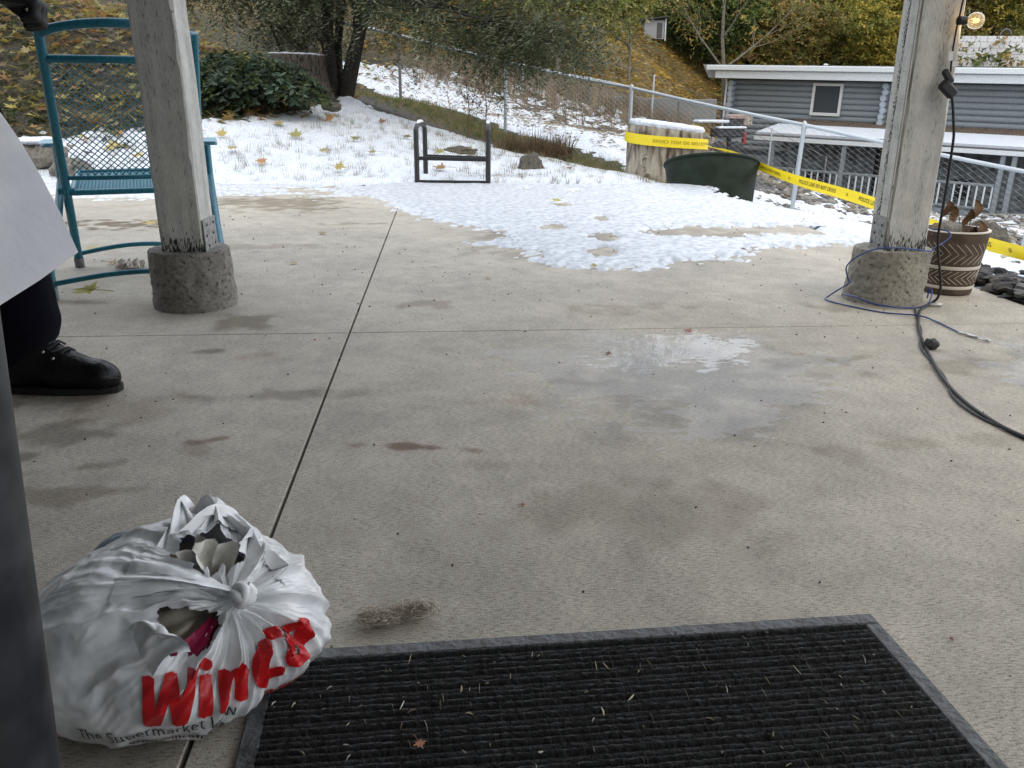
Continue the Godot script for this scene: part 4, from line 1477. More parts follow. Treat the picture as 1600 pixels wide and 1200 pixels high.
func post_texture() -> ImageTexture:
	var w := 512
	var h := 2048
	var f := FastNoiseLite.new()
	f.seed = 61
	f.frequency = 0.02
	f.fractal_octaves = 4
	var si := f.get_image(w, 128)
	si.resize(w, h, Image.INTERPOLATE_CUBIC)
	var a := si.get_data()
	f.seed = 62
	f.frequency = 0.15
	var s2 := f.get_image(w, 512)
	s2.resize(w, h, Image.INTERPOLATE_CUBIC)
	var b := s2.get_data()
	f.seed = 63
	f.frequency = 0.01
	var c := f.get_image(w, h).get_data()
	var px := PackedByteArray()
	px.resize(w * h * 3)
	for y in h:
		var up := (h - 1 - y) * 2.36 / h    # metres above the foot
		for x in w:
			var k := y * w + x
			var t := 0.72 + (a[k] - 128.0) / 128.0 * 0.06 + (b[k] - 128.0) / 128.0 * 0.05 + (c[k] - 128.0) / 128.0 * 0.05
			if b[k] < 62 and a[k] < 118:
				t -= 0.18     # checks along the grain
			var row := (y + (x / 9) * 17) % 40
			var colm := x % 9
			if row < 8 and colm < 1 and c[k] > 122:
				t -= 0.09     # incising marks
			var mould := (0.045 - up) * 16.0 + (b[k] - 128.0) / 128.0 * 1.4 + (a[k] - 128.0) / 128.0 * 0.6
			var f2 := clampf(mould, 0.0, 0.85) if up < 0.10 else 0.0
			var o := k * 3
			px[o] = clampi(int(255 * t * (1.0 - f2)), 0, 255)
			px[o + 1] = clampi(int(254 * t * (1.0 - f2 * 0.97)), 0, 255)
			px[o + 2] = clampi(int(247 * t * (1.0 - f2)), 0, 255)
	return ImageTexture.create_from_image(Image.create_from_data(w, h, false, Image.FORMAT_RGB8, px))


func post_mesh(sd: int, shift: int) -> ArrayMesh:
	var n := FastNoiseLite.new()
	n.seed = sd
	n.frequency = 1.0
	n.fractal_octaves = 4
	var g := Geo.new()
	var hw := 0.07
	# a ring with chamfered corners, the chamfer chipped unevenly
	var rows := 90
	var per := []
	for s in 4:
		for e in [[-1.0, 0], [-0.5, 1], [0.0, 1], [0.5, 1], [1.0, 0]]:
			per.append([s, e[0], e[1]])
	for r in rows + 1:
		var y := 2.36 * r / rows
		var sway := Vector3(n.get_noise_2d(y * 0.5, 3.0), 0, n.get_noise_2d(y * 0.5, 9.0)) * 0.006
		for q in per:
			var ang: float = q[0] * PI / 2
			var ch := 0.005 + maxf(0.0, n.get_noise_2d(y * 6.0, q[0] * 7.0 + signf(q[1]) * 3.5)) * 0.012
			var a: float = q[1] * (hw - ch) if q[2] == 0 else q[1] * hw
			var d := hw + n.get_noise_2d(y * 3.0, q[0] * 5.0 + q[1]) * 0.0012
			g.p(Basis(Vector3.UP, ang) * Vector3(a, y, d) + sway, Vector2((q[0] + shift + 0.5 + q[1] * 0.49) / 4.0, 1.0 - y / 2.36))
	var m := per.size()
	for r in rows:
		for s in m:
			var o := r * m
			var e := (s + 1) % m
			g.quad(o + s, o + e, o + m + e, o + m + s)
	for r in [0, rows]:
		var cc := g.p(Vector3(0, 2.36 * r / rows, 0), Vector2(0.1, 0.5))
		for s in m:
			if r == 0:
				g.tri(cc, r * m + (s + 1) % m, r * m + s)
			else:
				g.tri(cc, r * m + s, r * m + (s + 1) % m)
	return g.mesh(false)


func footing_mesh(sd: int, r0: float, r1: float, h: float, lean: Vector3) -> ArrayMesh:
	var n := FastNoiseLite.new()
	n.seed = sd
	n.frequency = 1.0
	n.fractal_octaves = 4
	var g := Geo.new()
	var prof := [Vector2(r0 + 0.006, -0.01)]
	for k in 15:
		var t := k / 14.0
		prof.append(Vector2(lerpf(r0, r1, t), h * t * 0.985))
	for e in [[0.975, 0.995], [0.94, 1.0], [0.8, 1.005], [0.5, 1.0], [0.25, 1.0], [0.0, 1.0]]:
		prof.append(Vector2(r1 * e[0], h * e[1]))
	g.lathe(prof, 56, Transform3D.IDENTITY, func(q: Vector3):
		var rr := Vector2(q.x, q.z).length()
		var k := 0.006 * n.get_noise_3dv(q * 9.0) + 0.004 * n.get_noise_3dv(q * 26.0)
		var pit := n.get_noise_3dv(q * 34.0 + Vector3(7, 0, 0))
		if pit > 0.22 and q.y > 0.03 and q.y < h * 0.9:
			k -= minf(0.009, (pit - 0.22) * 0.06)
		var o := q
		if rr > 0.001:
			o += Vector3(q.x, 0, q.z) / rr * k * minf(1.0, rr / 0.05)
		o.y += 0.004 * n.get_noise_3dv(q * 18.0) * (1.0 if q.y > h * 0.9 else 0.0)
		return o + lean * clampf(q.y / h, 0.0, 1.0))
	return g.mesh()


func make_posts() -> void:
	var pm := paint(lin(0.95, 0.95, 0.94), 0.75)
	pm.albedo_texture = post_texture()
	pm.heightmap_enabled = true
	pm.heightmap_texture = pm.albedo_texture
	pm.heightmap_scale = 0.25
	var plate := rough_look(lin(0.33, 0.34, 0.34), 0.55, M.patch, 9.0)
	for e in [[Vector3(-1.095, 0.192, -2.955), "left", 0, "square grey painted timber post on the left, with a chipped pale edge"], [Vector3(1.372, 0.182, -3.118), "right", 1, "square grey painted timber post on the right, carrying a cord"]]:
		var p := thing("timber_post", e[3], "post", e[0], "posts holding the patio roof")
		var tilt := 0.022 if e[2] == 1 else 0.0
		p.basis = Basis(Vector3.BACK, -0.012 if e[2] == 1 else 0.022) * Basis(Vector3.UP, 0.03 if e[2] == 0 else -0.03)
		put("shaft", post_mesh(70 + e[2], e[2]), pm, p)
		var side := 1.0 if e[2] == 0 else -1.0
		var g := Geo.new()
		g.box(Transform3D(Basis.IDENTITY, Vector3(side * 0.0745, 0.055, 0.0)), Vector3(0.004, 0.11, 0.132), 0.001)
		var br := put("steel_bracket", g.mesh(false), plate, p)
		for k in 6:
			g = Geo.new()
			var at := Vector3(side * 0.078, 0.022 + (k / 2) * 0.034, -0.04 + (k % 2) * 0.07 + (0.012 if k / 2 == 1 else 0.0))
			g.lathe([Vector2(0.0055, 0.0), Vector2(0.005, 0.002), Vector2(0.0, 0.003)], 10, Transform3D(Basis(Vector3.BACK, -side * PI / 2), at - Vector3(side * 0.0015, 0, 0)))
			put("bolt", g.mesh(), M.black, br)
		if e[2] == 1:
			g = Geo.new()
			g.box(Transform3D(Basis.IDENTITY, Vector3(-0.074, 1.23, 0.0)), Vector3(0.008, 2.22, 0.135), 0.002)
			put("side_board", g.mesh(false), pm, p)
	var f := put("concrete_footing", footing_mesh(80, 0.137, 0.134, 0.20, Vector3(-0.006, 0, 0)), M.footing)
	f.position = Vector3(-1.10, 0, -2.975)
	tag(f, "pitted round concrete footing under the left timber post", "footing", "concrete footings of the posts")
	f = put("concrete_footing", footing_mesh(81, 0.137, 0.132, 0.19, Vector3(0.018, 0, 0)), concrete_rough(lin(0.36, 0.335, 0.285)))
	f.position = Vector3(1.348, 0, -3.135)
	tag(f, "round concrete footing under the right timber post, wrapped by a blue cable", "footing", "concrete footings of the posts")


# ---------- teal folding chair ----------

func lattice(g: Geo, p00: Vector3, p10: Vector3, p11: Vector3, p01: Vector3, cols: int, rows: int, r: float, bulge := Vector3.ZERO) -> void:
	for c in cols:
		var pts := []
		for k in rows + 1:
			var u := (c + (1.0 if k % 2 == c % 2 else 0.0)) / cols
			var v := float(k) / rows
			pts.append(p00.lerp(p10, u).lerp(p01.lerp(p11, u), v) + bulge * sin(PI * u) * sin(PI * v))
		g.tube(pts, r, 4, false)


func make_chair() -> void:
	var c := thing("folding_chair", "teal tubular metal chair with a mesh back, turned away behind the left post", "chair", Vector3(-1.55, 0, -3.5))
	var o := c.position
	var rd := Vector3(0.93, 0, -0.37) * 0.60
	var fd := Vector3(-0.366, 0, -0.93)
	var lf := Vector3(-1.827, 0.0, -3.656) - o
	var lr := Vector3(-1.588, 0.0, -3.053) - o
	var top := Vector3(-1.592, 0.90, -3.14) - o
	var up := (top - lf).normalized()
	var g: Geo
	for s in 2:
		var off := rd * s * 0.82
		g = Geo.new()
		g.tube([lf + off + Vector3(0, 0.02, 0), lf + off + up * 0.45, top + off], 0.0165, 12)
		put("back_tube", g.mesh(), M.teal, c)
		g = Geo.new()
		g.tube([lf + off, lf + off + up * 0.05], 0.019, 12)
		put("foot_cap", g.mesh(), M.black if s == 1 else M.oldzinc, c)
		var piv := lf + off + up * 0.395
		off = rd * (0.90 if s == 1 else -0.07)
		var arm_back := lf + off + up * 0.60
		var arm_front := arm_back + fd * 0.36 + Vector3(0, 0.01, 0)
		g = Geo.new()
		g.tube([arm_front + Vector3(0, -0.01, 0), arm_front - fd * 0.01 - Vector3(0, 0.16, 0), (arm_front + lr + off) * 0.5 - Vector3(0, 0.06, 0), lr + off + Vector3(0, 0.10, 0), lr + off + Vector3(0, 0.005, 0)], 0.0155, 12)
		var lg := put("leg", g.mesh(), M.teal, c)
		g = Geo.new()
		g.tube([lr + off + Vector3(0, 0.0, 0), lr + off + Vector3(0, 0.045, 0)], 0.0172, 12)
		put("worn_foot", g.mesh(), rough_look(lin(0.30, 0.36, 0.38), 0.6, M.pits, 12.0), lg)
		g = Geo.new()
		var sidev := rd.normalized() * 0.03
		g.grid(4, 8, func(a, b):
			var t: float = b
			var w := 1.0 - 0.25 * pow(absf(t - 0.5) * 2.0, 3.0)
			return arm_back.lerp(arm_front + fd * 0.05, t) + sidev * (a - 0.5) * 2.0 * w + Vector3(0, 0.012 - 0.03 * pow(t, 6.0), 0))
		g.grid(4, 8, func(a, b):
			var t: float = b
			var w := 1.0 - 0.25 * pow(absf(t - 0.5) * 2.0, 3.0)
			return arm_back.lerp(arm_front + fd * 0.05, t) - sidev * (a - 0.5) * 2.0 * w + Vector3(0, -0.002 - 0.03 * pow(t, 6.0), 0))
		put("armrest", g.mesh(), M.teal_light, c)
		g = Geo.new()
		g.tube([piv - rd.normalized() * 0.03, piv + rd.normalized() * 0.03], 0.013, 10)
		g.box(Transform3D(Basis(Vector3.UP, 0.38), piv - Vector3(0, 0.005, 0) + fd * 0.03), Vector3(0.02, 0.05, 0.09), 0.004)
		put("pivot_bracket", g.mesh(false), M.teal, c)
	for e in [[0.985, 0.045, 0.016, "top_rail"], [0.90, 0.0, 0.014, "back_rail"], [0.43, 0.0, 0.009, "back_rail"]]:
		g = Geo.new()
		var a: Vector3 = lf.lerp(top, e[0])
		var pts := []
		for k in 13:
			var t := k / 12.0
			pts.append(a + rd * t * 0.82 + up * e[1] * pow(sin(PI * t), 0.6) - fd * 0.03 * sin(PI * t))
		g.tube(pts, e[2], 10)
		put(e[3], g.mesh(), M.teal, c)
	g = Geo.new()
	var b0 := lf.lerp(top, 0.43)
	var b1 := lf.lerp(top, 0.89)
	lattice(g, b0 + rd * 0.06, b0 + rd * 0.76, b1 + rd * 0.80, b1 + rd * 0.02, 34, 36, 0.0024, -fd * 0.03)
	put("back_mesh", g.mesh(), M.teal, c)
	# seat
	var s0 := lf + up * 0.40 + rd * 0.03 + Vector3(0, -0.01, 0)
	var s1 := s0 + fd * 0.40 + Vector3(0, 0.045, 0)
	g = Geo.new()
	lattice(g, s0, s0 + rd * 0.78, s1 + rd * 0.78, s1, 36, 36, 0.0024)
	put("seat_mesh", g.mesh(), M.teal_light, c)
	for e in [[s0, s0 + rd * 0.78, "seat_rail"], [s1, s1 + rd * 0.78, "seat_rail"], [s0, s1, "seat_rail"], [s0 + rd * 0.78, s1 + rd * 0.78, "seat_rail"]]:
		g = Geo.new()
		g.tube([e[0], e[1]], 0.012, 10)
		put(e[2], g.mesh(), M.teal, c)
	g = Geo.new()
	g.grid(10, 6, func(a, b):
		var ang: float = b * 1.6
		return s1 + rd * 0.78 * a + fd * (0.012 + 0.03 * sin(ang)) + Vector3(0, 0.012 - 0.03 * (1.0 - cos(ang)), 0))
	put("seat_lip", g.mesh(), M.teal_light, c)
	for e in [[lr, -0.07, 0.90], [lf, 0.0, 0.82]]:
		g = Geo.new()
		var pts := []
		for k in 11:
			var t := k / 10.0
			pts.append(e[0] + rd * lerpf(e[1], e[2], t) + Vector3(0, 0.055 + 0.035 * sin(PI * t), 0) - fd * 0.04 * sin(PI * t))
		g.tube(pts, 0.0095, 8)
		put("stretcher", g.mesh(), M.teal, c)


# ---------- the person standing at the left ----------

func make_person() -> void:
	var at := Vector3(-1.26, 0, -1.93)
	var p := thing("person", "person in black boots, dark navy trousers and black gloves standing at the left edge", "person", at)
	var w := func(x, y, z): return Vector3(x, y, z) - at
	var navy := Color(0.004, 0.005, 0.0085)
	var coat := Color(0.004, 0.004, 0.005)
	var skin := Color(0.42, 0.27, 0.2)
	var bones := [
		[w.call(-1.176, 0.185, -2.04), w.call(-1.195, 0.50, -2.02), 0.086, 0.080], [w.call(-1.215, 0.10, -2.04), w.call(-1.20, 0.22, -2.04), 0.058, 0.07], [w.call(-1.195, 0.50, -2.02), w.call(-1.27, 0.90, -1.99), 0.080, 0.102],
		[w.call(-1.50, 0.185, -1.76), w.call(-1.42, 0.50, -1.78), 0.082, 0.080], [w.call(-1.42, 0.50, -1.78), w.call(-1.33, 0.90, -1.84), 0.080, 0.102],
		[w.call(-1.28, 0.96, -2.0), w.call(-1.32, 0.96, -1.84), 0.125, 0.125], [w.call(-1.29, 1.0, -1.92), w.call(-1.30, 1.28, -1.91), 0.15, 0.165],
		[w.call(-1.30, 1.36, -2.07), w.call(-1.31, 1.36, -1.75), 0.10, 0.10], [w.call(-1.30, 1.42, -1.91), w.call(-1.28, 1.55, -1.91), 0.07, 0.06],
		[w.call(-1.31, 1.38, -1.71), w.call(-1.30, 1.10, -1.68), 0.068, 0.056], [w.call(-1.30, 1.10, -1.68), w.call(-1.11, 0.925, -1.89), 0.056, 0.042],
		[w.call(-1.31, 1.38, -2.11), w.call(-1.38, 1.10, -2.16), 0.068, 0.056], [w.call(-1.38, 1.10, -2.16), w.call(-1.47, 0.90, -2.15), 0.056, 0.042]]
	var gb := nets(bones, 0.014, 0.05, func(q: Vector3): return navy if q.y < 0.97 else coat)
	# cloth creases
	for k in gb.v.size():
		var q := gb.v[k]
		var s := nz.get_noise_3d(q.x * 7.0, q.y * 3.0, q.z * 7.0) * 0.008 + nz.get_noise_3d(q.x * 16.0, q.y * 10.0, q.z * 16.0) * 0.004
		gb.v[k] = q + Vector3(q.x - (-0.02), 0, q.z).normalized() * s
	var cloth := vcol(1.0)
	cloth.metallic_specular = 0.15
	cloth.rim_enabled = true
	cloth.rim = 0.05
	put("body", gb.mesh(), cloth, p)
	# head, looking along +x
	var hb := [[w.call(-1.27, 1.66, -1.91), w.call(-1.26, 1.70, -1.91), 0.098, 0.095], [w.call(-1.245, 1.62, -1.91), w.call(-1.22, 1.585, -1.91), 0.07, 0.055], [w.call(-1.18, 1.66, -1.91), w.call(-1.155, 1.635, -1.91), 0.012, 0.014], [w.call(-1.175, 1.60, -1.925), w.call(-1.175, 1.60, -1.895), 0.013, 0.013], [w.call(-1.28, 1.66, -2.005), w.call(-1.28, 1.63, -2.005), 0.018, 0.012], [w.call(-1.28, 1.66, -1.815), w.call(-1.28, 1.63, -1.815), 0.018, 0.012], [w.call(-1.28, 1.50, -1.91), w.call(-1.27, 1.6, -1.91), 0.055, 0.055]]
	var gh := nets(hb, 0.008, 0.02, func(_q): return skin)
	var head := put("head", gh.mesh(), vcol(0.6), p)
	var eye := Geo.new()
	for s in [-1, 1]:
		eye.lathe([Vector2(0.0, -0.008), Vector2(0.007, -0.004), Vector2(0.008, 0.0), Vector2(0.007, 0.004), Vector2(0.0, 0.008)], 10, Transform3D(Basis.IDENTITY, w.call(-1.177, 1.675, -1.91 + s * 0.033)))
	put("eyes", eye.mesh(), paint(lin(0.05, 0.03, 0.02), 0.2), head)
	var cap := Geo.new()
	cap.lathe([Vector2(0.106, -0.015), Vector2(0.108, 0.03), Vector2(0.09, 0.075), Vector2(0.05, 0.10), Vector2(0.0, 0.107)], 20, Transform3D(Basis.IDENTITY, w.call(-1.268, 1.70, -1.91)))
	put("knit_cap", cap.mesh(), paint(coat.linear_to_srgb(), 0.95), p)
	# boots
	var leather := paint(lin(0.003, 0.003, 0.0035), 0.34)
	leather.metallic_specular = 0.35
	leather.heightmap_enabled = true
	leather.heightmap_texture = M.bump
	leather.heightmap_scale = 0.15
	leather.uv1_triplanar = true
	leather.uv1_scale = Vector3.ONE * 8.0
	for e in [[Vector3(-1.168, 0, -2.04), 0.03], [Vector3(-1.50, 0, -1.76), 0.15]]:
		var b := Node3D.new()
		b.name = numbered("boot", p)
		p.add_child(b)
		b.position = e[0] - at
		b.rotation.y = e[1]
		var ub := [[Vector3(-0.055, 0.058, 0), Vector3(0.05, 0.055, 0), 0.040, 0.040], [Vector3(-0.03, 0.075, 0), Vector3(-0.022, 0.17, 0), 0.047, 0.052], [Vector3(-0.01, 0.125, 0), Vector3(0.085, 0.055, 0), 0.043, 0.037], [Vector3(0.08, 0.050, 0.006), Vector3(0.158, 0.040, 0.010), 0.039, 0.031], [Vector3(0.08, 0.048, -0.010), Vector3(0.145, 0.040, -0.010), 0.037, 0.030], [Vector3(0.158, 0.038, 0.004), Vector3(0.176, 0.034, 0.0), 0.030, 0.026]]
		var gu := nets(ub, 0.006, 0.03)
		for k in gu.v.size():
			gu.v[k].y = maxf(gu.v[k].y, 0.012)
		put("upper", gu.mesh(), leather, b)
		var g := Geo.new()
		var outl := []
		for k in 28:
			var a := TAU * k / 28
			var x := cos(a) * 0.147
			var hw := 0.044 if x > 0.02 else lerpf(0.034, 0.044, smoothstep(-0.1, 0.02, x))
			outl.append(Vector2(x + 0.058, signf(sin(a)) * pow(absf(sin(a)), 0.6) * hw))
		g.fan(outl, Transform3D(Basis(Vector3.RIGHT, PI / 2), Vector3(0, 0.009, 0)), 0.016)
		put("sole", g.mesh(false), paint(lin(0.004, 0.004, 0.004), 0.8), b)
		g = Geo.new()
		for k in 5:
			var x := 0.082 - k * 0.021
			var y := 0.106 + k * 0.0165
			var hw := 0.024
			g.tube([Vector3(x - 0.012, y - 0.012, -hw - 0.006), Vector3(x + 0.004, y + 0.001, -hw * 0.5), Vector3(x + 0.012, y + 0.004, 0), Vector3(x + 0.004, y + 0.001, hw * 0.5), Vector3(x - 0.012, y - 0.012, hw + 0.006)], 0.0028, 6)
			g.tube([Vector3(x + 0.008, y - 0.010, -hw - 0.004), Vector3(x + 0.006, y + 0.006, 0), Vector3(x - 0.022, y + 0.002, hw + 0.004)], 0.0028, 6)
		put("laces", g.mesh(), paint(lin(0.02, 0.02, 0.022), 0.7), b)
		for k in 4:
			for s in [-1, 1]:
				g = Geo.new()
				g.lathe([Vector2(0.0042, 0), Vector2(0.0035, 0.002), Vector2(0.0, 0.0025)], 8, Transform3D(Basis(Vector3.RIGHT, s * 1.0), Vector3(0.066 - k * 0.021, 0.094 + k * 0.0165, s * 0.037)))
				put("eyelet", g.mesh(), M.steel, b)
	# gloved hands: palm, four curled fingers, thumb
	for e in [[w.call(-1.02, 0.885, -1.925), 1.0, 0.35], [w.call(-1.475, 0.86, -2.15), -1.0, -0.9]]:
		var hb2 := []
		var z: float = e[1]
		hb2.append([Vector3(-0.085, 0.04, 0), Vector3(-0.045, 0.018, 0), 0.036, 0.032])
		hb2.append([Vector3(-0.04, 0.014, -0.022 * z), Vector3(0.018, 0.0, -0.026 * z), 0.025, 0.021])
		hb2.append([Vector3(-0.04, 0.014, 0.016 * z), Vector3(0.018, 0.0, 0.024 * z), 0.025, 0.019])
		for k in 4:
			var zz := (-0.034 + k * 0.0225) * z
			var l: float = [0.92, 1.05, 1.0, 0.82][k]
			var k0 := Vector3(0.020, 0.003, zz)
			var k1 := k0 + Vector3(0.030, -0.022, 0) * l
			var k2 := k1 + Vector3(-0.004, -0.030, 0) * l
			var k3 := k2 + Vector3(-0.022, -0.006, 0) * l
			hb2.append([k0, k1, 0.0118, 0.0110])
			hb2.append([k1, k2, 0.0110, 0.0104])
			hb2.append([k2, k3, 0.0104, 0.0092])
		hb2.append([Vector3(-0.035, 0.012, -0.03 * z), Vector3(0.002, -0.018, -0.050 * z), 0.016, 0.0125])
		hb2.append([Vector3(0.002, -0.018, -0.050 * z), Vector3(0.022, -0.042, -0.038 * z), 0.0125, 0.0100])
		var gg := nets(hb2, 0.004, 0.007)
		var hand := put("glove", gg.mesh(), paint(lin(0.007, 0.007, 0.008), 0.6), p)
		hand.position = e[0]
		hand.rotation.y = e[2]
		if z > 0:
			var g := Geo.new()
			var ring := []
			for k in 17:
				var a := TAU * k / 16
				ring.append(Vector3(-0.060, 0.027, 0) + Vector3(0.48, 0.876, 0) * cos(a) * 0.036 + Vector3(0, 0, sin(a) * 0.036))
			g.tube(ring, 0.004, 6, false)
			put("glove_strap", g.mesh(), paint(lin(0.10, 0.10, 0.095), 0.5), hand)


# ---------- white board and dark pole close to the camera ----------

func make_near_left() -> void:
	var pole := thing("metal_pole", "thick dark grey metal pole close by at the left edge", "pole", Vector3(-0.379, 0, -0.50))
	pole.rotation.z = -0.045
	var g := Geo.new()
	g.lathe([Vector2(0.044, 0.004), Vector2(0.045, 0.50), Vector2(0.045, 1.25), Vector2(0.041, 1.262), Vector2(0.0, 1.265)], 40)
	put("tube", g.mesh(), rough_look(lin(0.035, 0.038, 0.043), 0.5, noise_tex(91, 0.01, 4, [[0.3, Color(0.55, 0.58, 0.62)], [0.7, Color(1, 1, 1)]]), 3.0), pole)
	g = Geo.new()
	g.lathe([Vector2(0.075, 0.0), Vector2(0.075, 0.006), Vector2(0.050, 0.008), Vector2(0.048, 0.02)], 32)
	put("base_flange", g.mesh(false), M.black, pole)
	# a white board leaning on the pole
	var n := Vector3(0.85, 0.47, 0.30).normalized()
	var ux := Vector3.UP.cross(n).normalized()
	var uy := n.cross(ux)
	var c0 := Vector3(-0.331, 0.584, -0.66)
	var world := [Vector3(-0.331, 0.584, -0.66), Vector3(-0.344, 0.613, -0.668), Vector3(-0.357, 0.641, -0.673), Vector3(-0.369, 0.664, -0.676), Vector3(-0.380, 0.684, -0.676), Vector3(-0.392, 0.701, -0.670), Vector3(-0.405, 0.716, -0.657), Vector3(-0.417, 0.726, -0.638), Vector3(-0.428, 0.729, -0.611), Vector3(-0.432, 0.720, -0.590), Vector3(-0.352, 0.557, -0.558), Vector3(-0.347, 0.563, -0.579), Vector3(-0.339, 0.572, -0.617)]
	var poly := []
	for q in world:
		var d: Vector3 = q - c0
		poly.append(Vector2(d.dot(ux), d.dot(uy)))
	g = Geo.new()
	g.fan(poly, Transform3D(Basis(ux, uy, n), Vector3.ZERO), 0.004)
	var wm := rough_look(lin(0.90, 0.90, 0.91), 0.45, noise_tex(92, 0.004, 3, [[0.3, Color(0.93, 0.93, 0.94)], [0.7, Color(1, 1, 1)]]), 6.0, M.bump, 0.1)
	wm.backlight_enabled = true
	wm.backlight = Color(1, 1, 1)
	var b := put("white_board", g.mesh(false), wm)
	b.position = c0
	tag(b, "smooth white plastic board with a sharp corner leaning at the left edge", "board")


# ---------- the knotted carrier bag ----------

const BAG_C := Vector3(-0.412, 0.072, -0.915)
const BAG_N := Vector3(0.70, 0.60, 0.39)


func bag_radius(dir: Vector3) -> float:
	var n := BAG_N.normalized()
	var e1 := (Vector3.RIGHT - n * n.x).normalized()
	var e2 := n.cross(e1)
	var cd := clampf(dir.dot(n), -1, 1)
	var delta := acos(cd)
	var psi := atan2(dir.dot(e2), dir.dot(e1))
	var ry := 0.134 if dir.y > 0 else 0.088
	var tx := dir.x * 0.93 - dir.z * 0.37
	var tz := dir.x * 0.37 + dir.z * 0.93
	var base := 1.0 / sqrt(pow(tx / 0.184, 2) + pow(dir.y / ry, 2) + pow(tz / 0.158, 2))
	# corners of the goods inside
	base *= 1.0 + 0.09 * nz.get_noise_3dv(dir * 0.9 + Vector3(3, 1, 2))
	# folds running out from the knot
	var fall := smoothstep(0.05, 0.35, delta) * exp(-delta * 1.75) * 1.3
	var folds := 0.0
	for k in [[7.0, 0.4, 0.9], [13.0, 1.9, 0.6], [19.0, 3.3, 0.45]]:
		var s := sin(psi * k[0] + k[1] + 1.6 * nz.get_noise_2d(delta * 1.5, psi * 0.8))
		folds += (1.0 - absf(s) * 1.6) * k[2]
	base += folds * fall * 0.017
	# pinch at the knot
	base -= 0.012 * smoothstep(0.45, 0.12, delta)
	base += 0.02 * smoothstep(0.12, 0.02, delta)
	# crumple
	var q := dir * 5.5
	var slack := 0.45 + 0.55 * smoothstep(-0.3, 0.5, nz.get_noise_3dv(dir * 1.7 + Vector3(9, 2, 4)) + 0.1)
	base += (nc.get_noise_3dv(q * 0.30) + 0.4) * 0.005 + (nc.get_noise_3dv(q * 1.3) + 0.4) * 0.0011 * slack + (nc.get_noise_3dv(q * 3.1) + 0.4) * 0.0006 * slack
	return base


func bag_at(dir: Vector3, lift := 0.0) -> Vector3:
	var q := BAG_C + dir * (bag_radius(dir) + lift)
	q.y = maxf(q.y, 0.003 + lift * 0.3)
	return q


